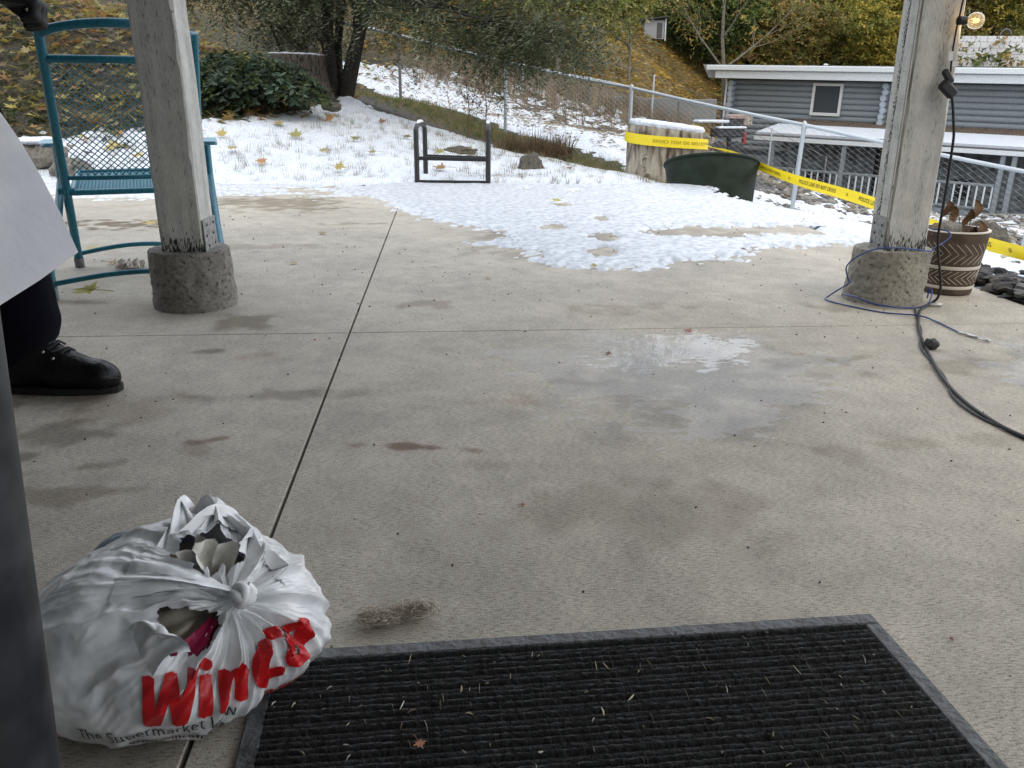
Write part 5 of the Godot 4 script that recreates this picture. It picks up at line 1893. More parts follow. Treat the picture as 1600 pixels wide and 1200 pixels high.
func make_bag() -> void:
	var film_m := rough_look(lin(0.92, 0.93, 0.93), 0.22, noise_tex(95, 0.01, 4, [[0.2, Color(0.86, 0.87, 0.88)], [0.7, Color(1, 1, 1)]]), 4.0)
	film_m.backlight_enabled = true
	film_m.backlight = Color(0.22, 0.22, 0.23)
	var bag := thing("carrier_bag", "full white plastic carrier bag with red lettering, knotted, on the concrete beside the mat", "bag", Vector3(BAG_C.x, 0, BAG_C.z))
	var o := bag.position
	var n := BAG_N.normalized()
	var e1 := (Vector3.RIGHT - n * n.x).normalized()
	var e2 := n.cross(e1)
	var dir := func(psi: float, delta: float) -> Vector3: return n * cos(delta) + (e1 * cos(psi) + e2 * sin(psi)) * sin(delta)
	var g := Geo.new()
	g.grid(480, 270, func(a, b): return bag_at(dir.call(a * TAU, PI * pow(b, 1.15))) - o, func(a, b):
		var psi := rad_to_deg(a * TAU)
		var dl: float = PI * pow(b, 1.15)
		var w := nz.get_noise_2d(psi * 0.05, dl * 4.0)
		var ha := pow((psi - 122.0) / 34.0, 2) + pow((dl - 0.50) / 0.25, 2)
		var hb := pow((psi - 228.0 + (dl - 0.36) * 30.0) / 24.0, 2) + pow((dl - 0.40) / 0.24, 2)
		return ha + w * 0.8 < 1.0 or hb + w * 0.8 < 1.0)
	put("body", g.mesh(), film_m, bag)
	# knot
	g = Geo.new()
	var kp := bag_at(n, 0.004) - o
	for k in 3:
		var ring := []
		var ax := [Vector3(0.3, 1, 0.2), Vector3(1, 0.2, -0.5), Vector3(-0.4, 0.5, 1)][k].normalized() as Vector3
		var s1 := ax.cross(Vector3(0.3, 0.1, 0.9)).normalized()
		var s2 := ax.cross(s1)
		for t in 17:
			var a := TAU * t / 16
			ring.append(kp + s1 * cos(a) * 0.0105 + s2 * sin(a) * 0.008 + ax * 0.004 * sin(a * 2.0))
		g.tube(ring, 0.0058, 8, false)
	put("knot", g.mesh(), film_m, bag)
	# loose ears and a handle strap, creased sheets
	var ear := func(psi0: float, psi1: float, dl: float, tip: Vector3, tipw: Vector3, ruff: float, sd: float) -> void:
		var gg := Geo.new()
		for face in [1.0]:
			gg.grid(36, 26, func(a, b):
				var root := bag_at(dir.call(deg_to_rad(lerpf(psi0, psi1, a)), dl), 0.002) - o
				var end: Vector3 = tip - o + tipw * (a - 0.5) * 2.0 - Vector3(0, tipw.length() * 0.9 * pow(2.0 * a - 1.0, 2.0), 0)
				var t: float = b
				var q := root.lerp(end, t)
				var nrm := (end - root).cross(tipw).normalized()
				q += nrm * (sin(a * 11.0 + sd) * 0.55 + sin(a * 23.0 + sd * 2.0 + t * 2.0) * 0.35 + 0.6 * sin(PI * a)) * ruff * (0.25 + t * (1.0 - t) * 3.0)
				q += Vector3.UP * 0.012 * sin(PI * t)
				q += nrm * (nc.get_noise_3dv(q * 55.0 + Vector3.ONE * sd) + 0.4) * 0.004
				return q)
		put("ear", gg.mesh(), film_m, bag)
	ear.call(30.0, 100.0, 0.42, Vector3(-0.345, 0.202, -0.985), Vector3(0.042, -0.006, 0.010), 0.013, 1.0)
	ear.call(112.0, 146.0, 0.85, Vector3(-0.407, 0.226, -0.985), Vector3(0.014, 0.002, 0.004), 0.008, 4.0)
	ear.call(80.0, 130.0, 0.80, Vector3(-0.378, 0.216, -1.005), Vector3(0.038, 0.0, 0.008), 0.016, 7.0)
	ear.call(150.0, 190.0, 0.95, bag_at(n, 0.006), Vector3(0.006, 0.006, 0.0), 0.012, 2.5)
	ear.call(205.0, 240.0, 0.78, bag_at(dir.call(deg_to_rad(226.0), 0.52), 0.014), Vector3(0.018, 0.0, 0.004), 0.010, 5.5)
	# red and black print
	var red := paint(lin(0.55, 0.012, 0.015), 0.35)
	g = Geo.new()
	for pas in 3:
		var sh := Vector2([0.0, -0.0030, 0.0030][pas], [0.0, 0.0014, -0.0014][pas])
		lay_word(g, word("WinCo", 0.078), func(p: Vector2):
			var q := Vector2(p.x * 1.2, p.y * 0.95) + sh
			var x := q.x + 0.30 * q.y
			var lam := 0.78 + x * 4.3
			var phi := 0.12 + q.y * 6.6 + maxf(0.0, x - 0.03) * 0.7
			return bag_at(Vector3(sin(lam) * cos(phi), sin(phi), cos(lam) * cos(phi)), 0.0024 + 0.003 * smoothstep(0.02, 0.06, x) + pas * 0.0002) - o, 0.006)
	put("red_lettering", g.mesh(), red, bag)
	g = Geo.new()
	lay_word(g, word("FOODS", 0.026), func(q: Vector2):
		var x := q.x + 0.22 * q.y
		var lam := 1.20 + x * 5.4
		var phi := -0.24 + q.y * 6.0
		return bag_at(Vector3(sin(lam) * cos(phi), sin(phi), cos(lam) * cos(phi)), 0.0014) - o, 0.006)
	put("red_lettering", g.mesh(), red, bag)
	g = Geo.new()
	lay_word(g, word("The Supermarket Low", 0.022, false), func(q: Vector2):
		var lam := 0.24 + q.x * 5.0
		var phi := -0.12 + q.y * 6.0
		return bag_at(Vector3(sin(lam) * cos(phi), sin(phi), cos(lam) * cos(phi)), 0.0014) - o, 0.006)
	lay_word(g, word("www.wincofoods", 0.017, true), func(q: Vector2):
		var lam := 0.36 + q.x * 5.0
		var phi := -0.27 + q.y * 6.0
		return bag_at(Vector3(sin(lam) * cos(phi), sin(phi), cos(lam) * cos(phi)), 0.0014) - o, 0.006)
	put("black_lettering", g.mesh(), paint(lin(0.02, 0.02, 0.02), 0.5), bag)
	# what is inside
	var inner := thing("cream_package", "cream cardboard package with a pink label inside the carrier bag", "package", Vector3(BAG_C.x, 0.01, BAG_C.z))
	g = Geo.new()
	g.grid(40, 24, func(a, b):
		var d: Vector3 = dir.call(a * TAU, PI * b)
		var q := BAG_C + d * (bag_radius(d) * 0.80 - 0.006)
		q.y = maxf(q.y, 0.012)
		return q - inner.position)
	put("carton", g.mesh(), rough_look(lin(0.46, 0.42, 0.34), 0.8, M.patch, 5.0), inner)
	g = Geo.new()
	var lab := func(a: float, b: float, up: float) -> Vector3:
		var d: Vector3 = dir.call(deg_to_rad(252.0) + (a - 0.5) * 0.55, lerpf(0.16, 0.62, b))
		return BAG_C + d * (bag_radius(d) * 0.82 + 0.009 + up) - inner.position
	g.grid(10, 14, func(a, b): return lab.call(a, b, 0.0))
	var pk := put("pink_label", g.mesh(), paint(lin(0.50, 0.02, 0.11), 0.4), inner)
	g = Geo.new()
	lay_word(g, word("RICA", 0.016), func(q: Vector2): return lab.call(0.70 - q.y * 22.0, 0.62 - q.x * 14.0, 0.0012), 0.005)
	put("label_lettering", g.mesh(), paint(lin(0.7, 0.5, 0.52), 0.5), pk)
	for k in 4:
		g = Geo.new()
		var d: Vector3 = dir.call(deg_to_rad(102.0 + k * 13.0), 0.40 + 0.08 * (k % 3))
		var root := BAG_C + d * bag_radius(d) * 0.86
		var ax := Vector3([0.02, -0.012, 0.015, -0.02][k], 0.055, [0.0, 0.012, -0.01, 0.0][k])
		var sd := Vector3([1.0, 0.6, 0.3, 0.9][k], 0.1, [0.2, -0.8, 0.9, 0.4][k]).normalized()
		g.grid(10, 8, func(a, b):
			var an: float = (a - 0.5) * 2.4
			var q: Vector3 = root + ax * (b * 0.8 - 0.35) + sd * sin(an) * 0.016 + ax.cross(sd).normalized() * (cos(an) * 0.016 - 0.01)
			return q + Vector3.ONE * nz.get_noise_3dv(q * 60.0) * 0.003 - root)
		var np := put("paper_cup_scrap", g.mesh(), rough_look(lin(0.80, 0.78, 0.70), 0.8, M.fine, 8.0))
		np.position = root
		tag(np, ["rightmost", "second from the right", "second from the left", "leftmost"][k] + " of the four cream paper scraps in the carrier bag's mouth", "paper", "paper scraps in the bag's mouth")
	var bp := thing("blue_package", "slate blue plastic package showing at the back of the carrier bag", "package", Vector3(-0.478, 0.112, -1.0))
	g = Geo.new()
	g.grid(30, 16, func(a, b):
		var th: float = a * TAU
		var ph: float = (b - 0.5) * PI
		var q := Vector3(cos(ph) * cos(th) * 0.085, sin(ph) * 0.058, -cos(ph) * sin(th) * 0.05)
		return Basis(Vector3.BACK, 0.35) * (q * (1.0 + 0.08 * nz.get_noise_3dv(q * 20.0) + 0.05 * nc.get_noise_3dv(q * 30.0))))
	put("wrapper", g.mesh(), rough_look(lin(0.24, 0.30, 0.39), 0.3, M.fine, 5.0), bp)


# ---------- ribbed door mat ----------

func make_mat() -> void:
	var m := thing("door_mat", "black ribbed door mat with a grey rubber border", "mat", Vector3(0.51, 0, -1.073))
	m.rotation.y = 0.118
	# local: x leftwards is negative, z towards the camera
	var wd := 0.84
	var dp := 0.56
	var rubber := rough_look(lin(0.12, 0.127, 0.136), 0.6, M.patch, 8.0, M.bump, 0.2)
	var g := Geo.new()
	g.box(Transform3D(Basis.IDENTITY, Vector3(-wd / 2, 0.003, dp / 2)), Vector3(wd - 0.004, 0.005, dp - 0.004), 0.001)
	put("backing", g.mesh(false), paint(lin(0.012, 0.012, 0.013), 0.9), m)
	for e in [[Vector3(-wd / 2, 0.0045, 0.012), Vector3(wd, 0.006, 0.024)], [Vector3(-wd / 2, 0.0045, dp - 0.012), Vector3(wd, 0.006, 0.024)], [Vector3(-0.0115, 0.0045, dp / 2), Vector3(0.023, 0.006, dp - 0.0485)], [Vector3(-wd + 0.0115, 0.0045, dp / 2), Vector3(0.023, 0.006, dp - 0.0485)]]:
		g = Geo.new()
		g.box(Transform3D(Basis.IDENTITY, e[0]), e[1], 0.0022)
		put("border", g.mesh(false), rubber, m)
	var pile := rough_look(lin(0.021, 0.0215, 0.022), 0.95, noise_tex(97, 0.08, 4, [[0.2, Color(0.4, 0.4, 0.4)], [0.8, Color(1, 1, 1)]]), 8.0, M.bump, 0.5)
	pile.rim_enabled = true
	pile.rim = 0.5
	var ribs := []
	for k in 9:
		g = Geo.new()
		var hgt: float = [0.0075, 0.0072, 0.0045][k % 3]
		var hw: float = [0.0048, 0.0046, 0.0050][k % 3]
		g.grid(150, 6, func(a, b):
			var an: float = PI * (1.0 - b)
			var x: float = -a * (wd - 0.05)
			var wob := nz.get_noise_2d(x * 30.0, k * 5.0 + 1.0) * 0.0012
			return Vector3(x, 0.004 + sin(an) * hgt * (1.0 + 0.35 * nz.get_noise_2d(x * 90.0, k * 9.0 + an)), cos(an) * hw * (1.0 + 0.3 * nz.get_noise_2d(x * 110.0, k * 4.0 + an * 2.0)) + wob))
		ribs.append(g.mesh())
	var count := int((dp - 0.056) / 0.0108)
	for k in count:
		var r := put("rib", ribs[[0, 2, 1, 0, 1, 2][k % 6] + 3 * (rng.randi() % 3)], pile, m)
		r.position = Vector3(-0.025, 0.0, 0.031 + k * 0.0108)
		if rng.randf() < 0.5:
			r.rotation.y = PI
			r.position.x = -wd + 0.025
	# loose fibres
	g = Geo.new()
	g.tri(g.p(Vector3(-0.0004, 0, 0)), g.p(Vector3(0.0004, 0, 0)), g.p(Vector3(0.0015, 0.006, 0.001)))
	g.tri(g.p(Vector3(-0.0002, 0.0, 0.0005)), g.p(Vector3(0.0004, 0, 0.0005)), g.p(Vector3(-0.0025, 0.0045, -0.001)))
	var fx := []
	var fc := []
	for k in 26000:
		var z := 0.031 + (rng.randi() % count) * 0.0108 + rng.randfn() * 0.003
		var x := -rng.randf_range(0.027, wd - 0.027)
		fx.append(Transform3D((Basis(Vector3.UP, rng.randf() * TAU) * Basis(Vector3.RIGHT, rng.randf_range(-0.9, 0.9))).scaled(Vector3.ONE * rng.randf_range(0.6, 1.3)), Vector3(x, rng.randf_range(0.005, 0.010), z)))
		var b := 0.013 + 0.05 * pow(rng.randf(), 4.0)
		fc.append(Color(b, b, b * 0.98))
	stuff(many("pile_fibres", g.mesh(false), vcol(0.9), fx, fc, m))
	# crumbs, straw and lint caught in the mat
	g = Geo.new()
	g.tube([Vector3(-0.006, 0, 0), Vector3(0, 0.001, 0.0006), Vector3(0.006, 0.0002, 0)], [0.0006, 0.0011, 0.0005], 4)
	fx = []
	fc = []
	for k in 230:
		var z := rng.randf_range(0.03, dp - 0.03)
		var x := -rng.randf_range(0.03, wd - 0.03)
		var s := rng.randf_range(0.12, 0.55) if rng.randf() < 0.88 else rng.randf_range(0.6, 1.3)
		fx.append(Transform3D((Basis(Vector3.UP, rng.randf() * TAU) * Basis(Vector3.BACK, rng.randf_range(-0.3, 0.3))).scaled(Vector3(s, rng.randf_range(0.4, 1.4), rng.randf_range(0.4, 1.8))), Vector3(x, 0.0125, z)))
		fc.append(jit([Color(0.42, 0.38, 0.24), Color(0.30, 0.25, 0.16), Color(0.5, 0.48, 0.40), Color(0.2, 0.16, 0.1)][rng.randi() % 4], 0.3))
	var o := many("mat_crumbs", g.mesh(), vcol(0.8), fx, fc)
	o.transform = m.transform
	stuff(o)
	tag(o, "crumbs, straw and seed husks scattered on the black mat", "crumbs")


# ---------- stumps, tub, rack, rocks ----------

func stump_mesh(sd: int, r0: float, r1: float, h: float, ridges: float, slant: float) -> ArrayMesh:
	var n := FastNoiseLite.new()
	n.seed = sd
	n.frequency = 1.0
	n.fractal_octaves = 4
	var g := Geo.new()
	var prof := []
	for k in 25:
		var t := k / 24.0
		prof.append(Vector2(lerpf(r1, r0, pow(1.0 - t, 2.2)), -0.1 + (h + 0.1) * t))
	for e in [0.97, 0.9, 0.6, 0.3, 0.0]:
		prof.append(Vector2(r1 * e, h + (0.005 if e < 0.95 else 0.0)))
	g.lathe(prof, 72, Transform3D.IDENTITY, func(q: Vector3):
		var a := atan2(q.z, q.x)
		var rr := Vector2(q.x, q.z).length()
		var c := Vector2(cos(a), sin(a))
		var k := ridges * (absf(n.get_noise_3d(c.x * 7.0, q.y * 0.9, c.y * 7.0)) * 1.6 - 0.35) + ridges * 0.6 * n.get_noise_3d(c.x * 20.0, q.y * 1.6, c.y * 20.0)
		k += 0.03 * n.get_noise_3d(c.x * 1.3, q.y, c.y * 1.3)
		return q + Vector3(c.x, 0, c.y) * k * clampf(rr / r1, 0, 1) + Vector3(0, slant * q.x * clampf(q.y / h, 0, 1), 0))
	return g.mesh()


func snow_cap(r: float, thick: float, slant: float, sd: int) -> ArrayMesh:
	var n := FastNoiseLite.new()
	n.seed = sd
	n.frequency = 1.0
	var g := Geo.new()
	g.lathe([Vector2(r * 0.90, -0.01), Vector2(r * 0.96, thick * 0.4), Vector2(r * 0.92, thick * 0.85), Vector2(r * 0.8, thick), Vector2(r * 0.4, thick * 1.1), Vector2(0, thick * 1.1)], 48, Transform3D.IDENTITY, func(q: Vector3):
		var a := atan2(q.z, q.x)
		var k := 1.0 + 0.07 * n.get_noise_2d(cos(a) * 2.5, sin(a) * 2.5)
		return Vector3(q.x * k, q.y + 0.008 * n.get_noise_2d(q.x * 9.0, q.z * 9.0) + slant * q.x, q.z * k))
	return g.mesh()


func make_yard_things() -> void:
	var grey := noise_tex(101, 0.010, 6, [[0.12, Color(0.28, 0.25, 0.22)], [0.34, Color(0.58, 0.53, 0.47)], [0.5, Color(0.86, 0.83, 0.78)], [0.8, Color(1, 1, 0.97)]])
	var wood := rough_look(lin(0.42, 0.39, 0.34), 0.9, grey, 1.0, M.bump, 2.0)
	wood.uv1_scale = Vector3(2.6, 0.45, 2.6)
	var s := thing("tree_stump", "big weathered grey stump banded with yellow tape, beside the green tub", "stump", Vector3(1.50, ground_y(1.5, 8.9) - 0.02, -8.9), "sawn tree stumps")
	var top := 0.40 - s.position.y
	put("trunk", stump_mesh(110, 0.43, 0.365, top, 0.028, -0.12), wood, s)
	put("snow_cap", snow_cap(0.385, 0.055, -0.12, 5), M.snow, s).position.y = top
	# knots on its side
	for e in [[-0.21, 0.13, 0.33], [-0.24, 0.28, 0.29]]:
		var g := Geo.new()
		var ring := []
		for k in 15:
			var a := TAU * k / 14
			ring.append(Vector3(e[0] + cos(a) * 0.036, e[1] + sin(a) * 0.045, e[2] - 0.004 + 0.014 * cos(a)))
		g.tube(ring, 0.016, 6, false)
		put("knot", g.mesh(), wood, s)
	var darkbark := rough_look(lin(0.14, 0.115, 0.095), 0.95, noise_tex(102, 0.02, 5, [[0.2, Color(0.35, 0.33, 0.3)], [0.7, Color(1, 1, 1)]]), 1.0, M.bump, 2.5)
	darkbark.uv1_scale = Vector3(4, 0.9, 4)
	s = thing("tree_stump", "small brown bark-covered stump capped with snow, below the drooping tree", "stump", Vector3(-2.60, ground_y(-2.6, 11.15) - 0.03, -11.15), "sawn tree stumps")
	top = 1.14 - s.position.y
	put("trunk", stump_mesh(111, 0.46, 0.325, top, 0.035, -0.02), darkbark, s)
	put("snow_cap", snow_cap(0.33, 0.02, -0.02, 6), M.snow, s).position.y = top
	# green tub tipped away
	var tub := thing("plastic_tub", "dark green plastic tub tipped away beyond the patio corner", "tub", Vector3(1.66, -0.36, -7.45))
	tub.basis = Basis(Vector3.RIGHT, -0.30) * Basis(Vector3.BACK, -0.03)
	var tm := rough_look(lin(0.018, 0.030, 0.020), 0.62, M.patch, 1.5)
	tm.metallic_specular = 0.3
	var g := Geo.new()
	g.lathe([Vector2(0.0, 0.0), Vector2(0.30, 0.0), Vector2(0.325, 0.015), Vector2(0.35, 0.20), Vector2(0.375, 0.44), Vector2(0.39, 0.53), Vector2(0.375, 0.53), Vector2(0.36, 0.44), Vector2(0.31, 0.03), Vector2(0.0, 0.03)], 64)
	put("shell", g.mesh(true), tm, tub)
	g = Geo.new()
	var rim := []
	for k in 49:
		var a := TAU * k / 48
		rim.append(Vector3(cos(a) * 0.39, 0.532, sin(a) * 0.39))
	g.tube(rim, 0.013, 8, false)
	put("rim", g.mesh(), tm, tub)
	# steel rack: two hoops joined by bars
	var rk := thing("steel_rack", "low black steel log rack with two hoops standing in the snow", "rack", Vector3(-0.49, 0.0, -7.42))
	var bm := paint(lin(0.012, 0.012, 0.013), 0.4)
	var o := rk.position
	var hoops := [[Vector3(-0.785, 0, -7.30), Vector3(-0.745, 0, -7.62)], [Vector3(-0.205, 0, -7.30), Vector3(-0.213, 0, -7.62)]]
	for h in hoops:
		g = Geo.new()
		var pts := [h[0] - o + Vector3(0, -0.01, 0), h[0] - o + Vector3(0, 0.42, 0)]
		for k in range(1, 8):
			var a := PI * k / 8
			pts.append(h[0].lerp(h[1], 0.5 - 0.5 * cos(a)) - o + Vector3(0, 0.42 + 0.055 * sin(a), 0))
		pts.append(h[1] - o + Vector3(0, 0.42, 0))
		pts.append(h[1] - o + Vector3(0, 0.0, 0))
		g.tube(pts, 0.021, 8)
		var hp := put("hoop", g.mesh(), bm, rk)
		g = Geo.new()
		var sn := []
		for k in range(2, 7):
			var a := PI * k / 8
			sn.append(h[0].lerp(h[1], 0.5 - 0.5 * cos(a)) - o + Vector3(0, 0.435 + 0.055 * sin(a), 0))
		g.tube(sn, [0.006, 0.016, 0.018, 0.016, 0.006], 6)
		put("snow_dusting", g.mesh(), M.snow, hp)
	for e in [[0, 0.21, 0.20], [1, 0.205, 0.19], [0, 0.022, 0.018], [1, 0.03, 0.03]]:
		g = Geo.new()
		var a: Vector3 = hoops[0][e[0]] - o + Vector3(0, e[1], 0)
		var b: Vector3 = hoops[1][e[0]] - o + Vector3(0, e[2], 0)
		var bx := Basis(Vector3.UP, atan2(-(b - a).z, (b - a).x)) * Basis(Vector3.BACK, (b.y - a.y) / (b - a).length())
		g.box(Transform3D(bx, (a + b) * 0.5), Vector3((b - a).length() - 0.03, 0.03, 0.025), 0.003)
		var br := put("bar", g.mesh(false), bm, rk)
		if e[1] < 0.1 and e[0] == 1:
			g = Geo.new()
			g.box(Transform3D(bx, (a + b) * 0.5 + Vector3(0, 0.02, 0.0)), Vector3((b - a).length() - 0.06, 0.014, 0.03), 0.005)
			put("snow_strip", g.mesh(false), M.snow, br)
	for e in hoops[1]:
		g = Geo.new()
		g.box(Transform3D(Basis.IDENTITY, e - o + Vector3(0.01, 0.004, 0)), Vector3(0.1, 0.006, 0.05), 0.001)
		put("base_plate", g.mesh(false), bm, rk)
	# rocks
	var rocks := [[Vector3(0.165, 0.07, -8.25), Vector3(0.112, 0.125, 0.10), 121, 0, "rounded brown-grey rock standing in the snow right of the steel rack"], [Vector3(-0.53, 0.155, -9.05), Vector3(0.17, 0.055, 0.12), 122, 0, "flat grey rock lying in the snow behind the steel rack"], [Vector3(-4.05, 0.17, -7.75), Vector3(0.22, 0.13, 0.16), 123, 1, "snow-topped grey rock at the left behind the white board"], [Vector3(-3.72, 0.06, -7.55), Vector3(0.17, 0.12, 0.15), 124, 1, "grey rock in front of the snow-topped one at the left"], [Vector3(2.92, -0.17, -5.45), Vector3(0.16, 0.13, 0.12), 125, 0, "dark jagged rock right of the brown plant pot"], [Vector3(2.60, -0.34, -7.35), Vector3(0.15, 0.05, 0.08), 126, 3, "flat brown rock in the gravel below the tape"], [Vector3(2.36, -0.28, -7.0), Vector3(0.10, 0.05, 0.06), 127, 0, "small dark rock in the gravel next to the flat brown one"], [Vector3(-2.0, 0.56, -10.1), Vector3(0.10, 0.05, 0.07), 128, 0, "small dark rock by the foot of the small stump"], [Vector3(-1.0, 0.15, -8.9), Vector3(0.05, 0.03, 0.04), 129, 1, "tiny pale stone in the snow left of the steel rack"]]
	for e in rocks:
		var r := put("rock", rock_mesh(e[2], e[1], 0.22, 12), M.stone[e[3]])
		r.position = e[0]
		tag(r, e[4], "rock", "loose rocks round the yard")
		if e[2] == 123:
			put("snow_cap", rock_mesh(140, Vector3(0.19, 0.035, 0.13), 0.15, 10, true), M.snow, r).position = Vector3(-0.03, 0.135, 0)
	# gravel
	var meshes := [rock_mesh(131, Vector3(1, 0.6, 0.8), 0.25, 4), rock_mesh(132, Vector3(0.9, 0.5, 1.0), 0.3, 4)]
	var gm := rough_look(Color.WHITE, 0.95, M.patch, 3.0)
	gm.vertex_color_use_as_albedo = true
	for zone in [["gravel", "loose pale gravel and cobbles falling away beyond the patio", 2.05, 8.5, 2.6, 13.5, 4200, 0.012, 0.05], ["gravel", "stony ground in front of the log house porch", 4.0, 17.0, 13.0, 25.5, 5200, 0.025, 0.085]]:
		var xf := []
		var cc := []
		for k in zone[6]:
			var x := rng.randf_range(zone[2], zone[3])
			var d := rng.randf_range(zone[4], zone[5])
			if su(x, d) < 2.12 or (zone[7] > 0.03 and x < 4.0 + (d - 13.0) * 0.3):
				continue
			var sz := rng.randf_range(zone[7], zone[8])
			xf.append(Transform3D((Basis(Vector3.UP, rng.randf() * TAU) * Basis(Vector3.RIGHT, rng.randf_range(-0.3, 0.3))).scaled(Vector3.ONE * sz), Vector3(x, ground_y(x, d) + sz * 0.15, -d)))
			cc.append(jit([Color(0.24, 0.23, 0.21), Color(0.36, 0.35, 0.33), Color(0.15, 0.14, 0.13), Color(0.30, 0.24, 0.18), Color(0.46, 0.44, 0.41)][rng.randi() % 5], 0.25))
		var mo := many(zone[0], meshes[0], gm, xf, cc)
		stuff(mo)
		tag(mo, zone[1], "gravel")
	var xf := []
	var cc := []
	for k in 900:
		var d := rng.randf_range(2.6, 4.0)
		var u := 2.07 + absf(rng.randfn()) * 0.45
		var x := (u - 0.0780 * d) / 0.9970
		var sz := rng.randf_range(0.014, 0.038)
		xf.append(Transform3D(Basis(Vector3(rng.randf_range(-1, 1), rng.randf_range(-1, 1), rng.randf_range(-1, 1)).normalized(), rng.randf() * TAU).scaled(Vector3(1.3, 0.6, 0.9) * sz), Vector3(x, ground_y(x, d) + rng.randf_range(0.0, 0.045) + 0.05 * smoothstep(2.5, 2.1, u), -d)))
		cc.append(jit([Color(0.05, 0.052, 0.055), Color(0.08, 0.08, 0.082), Color(0.13, 0.125, 0.12)][rng.randi() % 3], 0.3))
	var sl := many("slate_chips", meshes[1], gm, xf, cc)
	stuff(sl)
	tag(sl, "bank of dark slate chips along the right patio edge", "slate")


# ---------- yellow barrier tape ----------

func make_tape() -> void:
	var ym := paint(lin(0.80, 0.62, 0.015), 0.45)
	ym.backlight_enabled = true
	ym.backlight = Color(0.45, 0.38, 0.05)
	var ink := paint(lin(0.03, 0.026, 0.012), 0.6)
	var a := Vector3(1.80, 0.262, -8.55)
	var b := Vector3(2.80, -0.110, -4.34)
	var length := (b - a).length()
	var t := thing("barrier_tape", "yellow tape reading POLICE LINE DO NOT CROSS strung from the stump past the right post", "tape")
	var half := 0.038
	var at := func(s: float, w: float, lift: float) -> Vector3:
		var k := s / length
		var q := a.lerp(b, k) + Vector3(0, -0.02 * sin(PI * k) + 0.012 * sin(s * 3.1), 0)
		# flat and upright along most of its run, twisted into a cord at the stump
		var tw := 1.25 * smoothstep(0.9, 0.1, s) + 0.25 * sin(s * 1.7)
		var up := Vector3(0, cos(tw), 0) + Vector3(-0.97, 0, -0.23) * sin(tw)
		var side := (b - a).normalized()
		var nrm := side.cross(up).normalized()
		if nrm.dot(-q) < 0:
			nrm = -nrm
		return q + up * w * lerpf(0.35, 1.0, smoothstep(0.0, 0.5, s)) + nrm * (lift + 0.004 * sin(w * 60.0 + s * 5.0))
	var g := Geo.new()
	g.grid(120, 6, func(u, v): return at.call(u * length, (v - 0.5) * 2.0 * half, 0.0))
	put("ribbon", g.mesh(), ym, t)
	g = Geo.new()
	var txt := word("POLICE LINE DO NOT CROSS", 0.037)
	for k in 6:
		var cen := 0.42 + k * 0.78
		if cen > length - 0.3:
			continue
		lay_word(g, txt, func(q: Vector2): return at.call(cen + q.x, q.y, 0.0012), 0.03)
		# the round maker's mark between the words
		var ring := []
		for e in 12:
			var an := TAU * e / 12
			var an2 := TAU * (e + 1) / 12
			ring.append([Vector2(cos(an), sin(an)) * 0.012, Vector2(cos(an2), sin(an2)) * 0.012, Vector2(cos(an), sin(an)) * 0.009])
			ring.append([Vector2(cos(an2), sin(an2)) * 0.012, Vector2(cos(an2), sin(an2)) * 0.009, Vector2(cos(an), sin(an)) * 0.009])
		ring.append([Vector2(-0.005, -0.005), Vector2(0.005, -0.005), Vector2(0.0, 0.006)])
		if cen + 0.36 < length - 0.05:
			lay_word(g, ring, func(q: Vector2): return at.call(cen + 0.39 + q.x, q.y, 0.0012), 0.03)
	put("lettering", g.mesh(), ink, t)
	# the band round the stump, seen from the back of the print
	var c := Vector3(1.50, 0, -8.9)
	var band := func(u: float, v: float, lift: float) -> Vector3:
		var an := lerpf(PI * 1.12, -PI * 0.10, u)
		var r := 0.405 + lift
		return c + Vector3(cos(an) * r, 0.335 - 0.095 * u + (v - 0.5) * 0.095, sin(an) * r)
	g = Geo.new()
	g.grid(60, 3, func(u, v): return band.call(u, v, 0.0))
	put("stump_band", g.mesh(), ym, t)
	g = Geo.new()
	lay_word(g, word("POLICE LINE DO NOT CROSS", 0.042), func(q: Vector2): return band.call(0.60 - q.x * 0.78, 0.5 + q.y * 10.0, 0.003), 0.02)
	put("lettering", g.mesh(), paint(lin(0.34, 0.27, 0.01), 0.6), t)
	# the stake that holds the far end, outside the picture
	var st := thing("wooden_stake", "wooden stake holding the end of the yellow tape", "stake", Vector3(2.80, -0.5, -4.30))
	g = Geo.new()
	g.box(Transform3D(Basis.IDENTITY, Vector3(0, 0.28, 0)), Vector3(0.035, 0.75, 0.035), 0.003)
	put("shaft", g.mesh(false), M.palebark, st)


# ---------- cords and the light bulb ----------

func spline(pts: Array, per := 8) -> Array:
	var out := []
	var n := pts.size()
	for k in n - 1:
		var p0: Vector3 = pts[maxi(k - 1, 0)]
		var p3: Vector3 = pts[mini(k + 2, n - 1)]
		for e in per:
			out.append(pts[k].cubic_interpolate(pts[k + 1], p0, p3, float(e) / per))
	out.append(pts[n - 1])
	return out


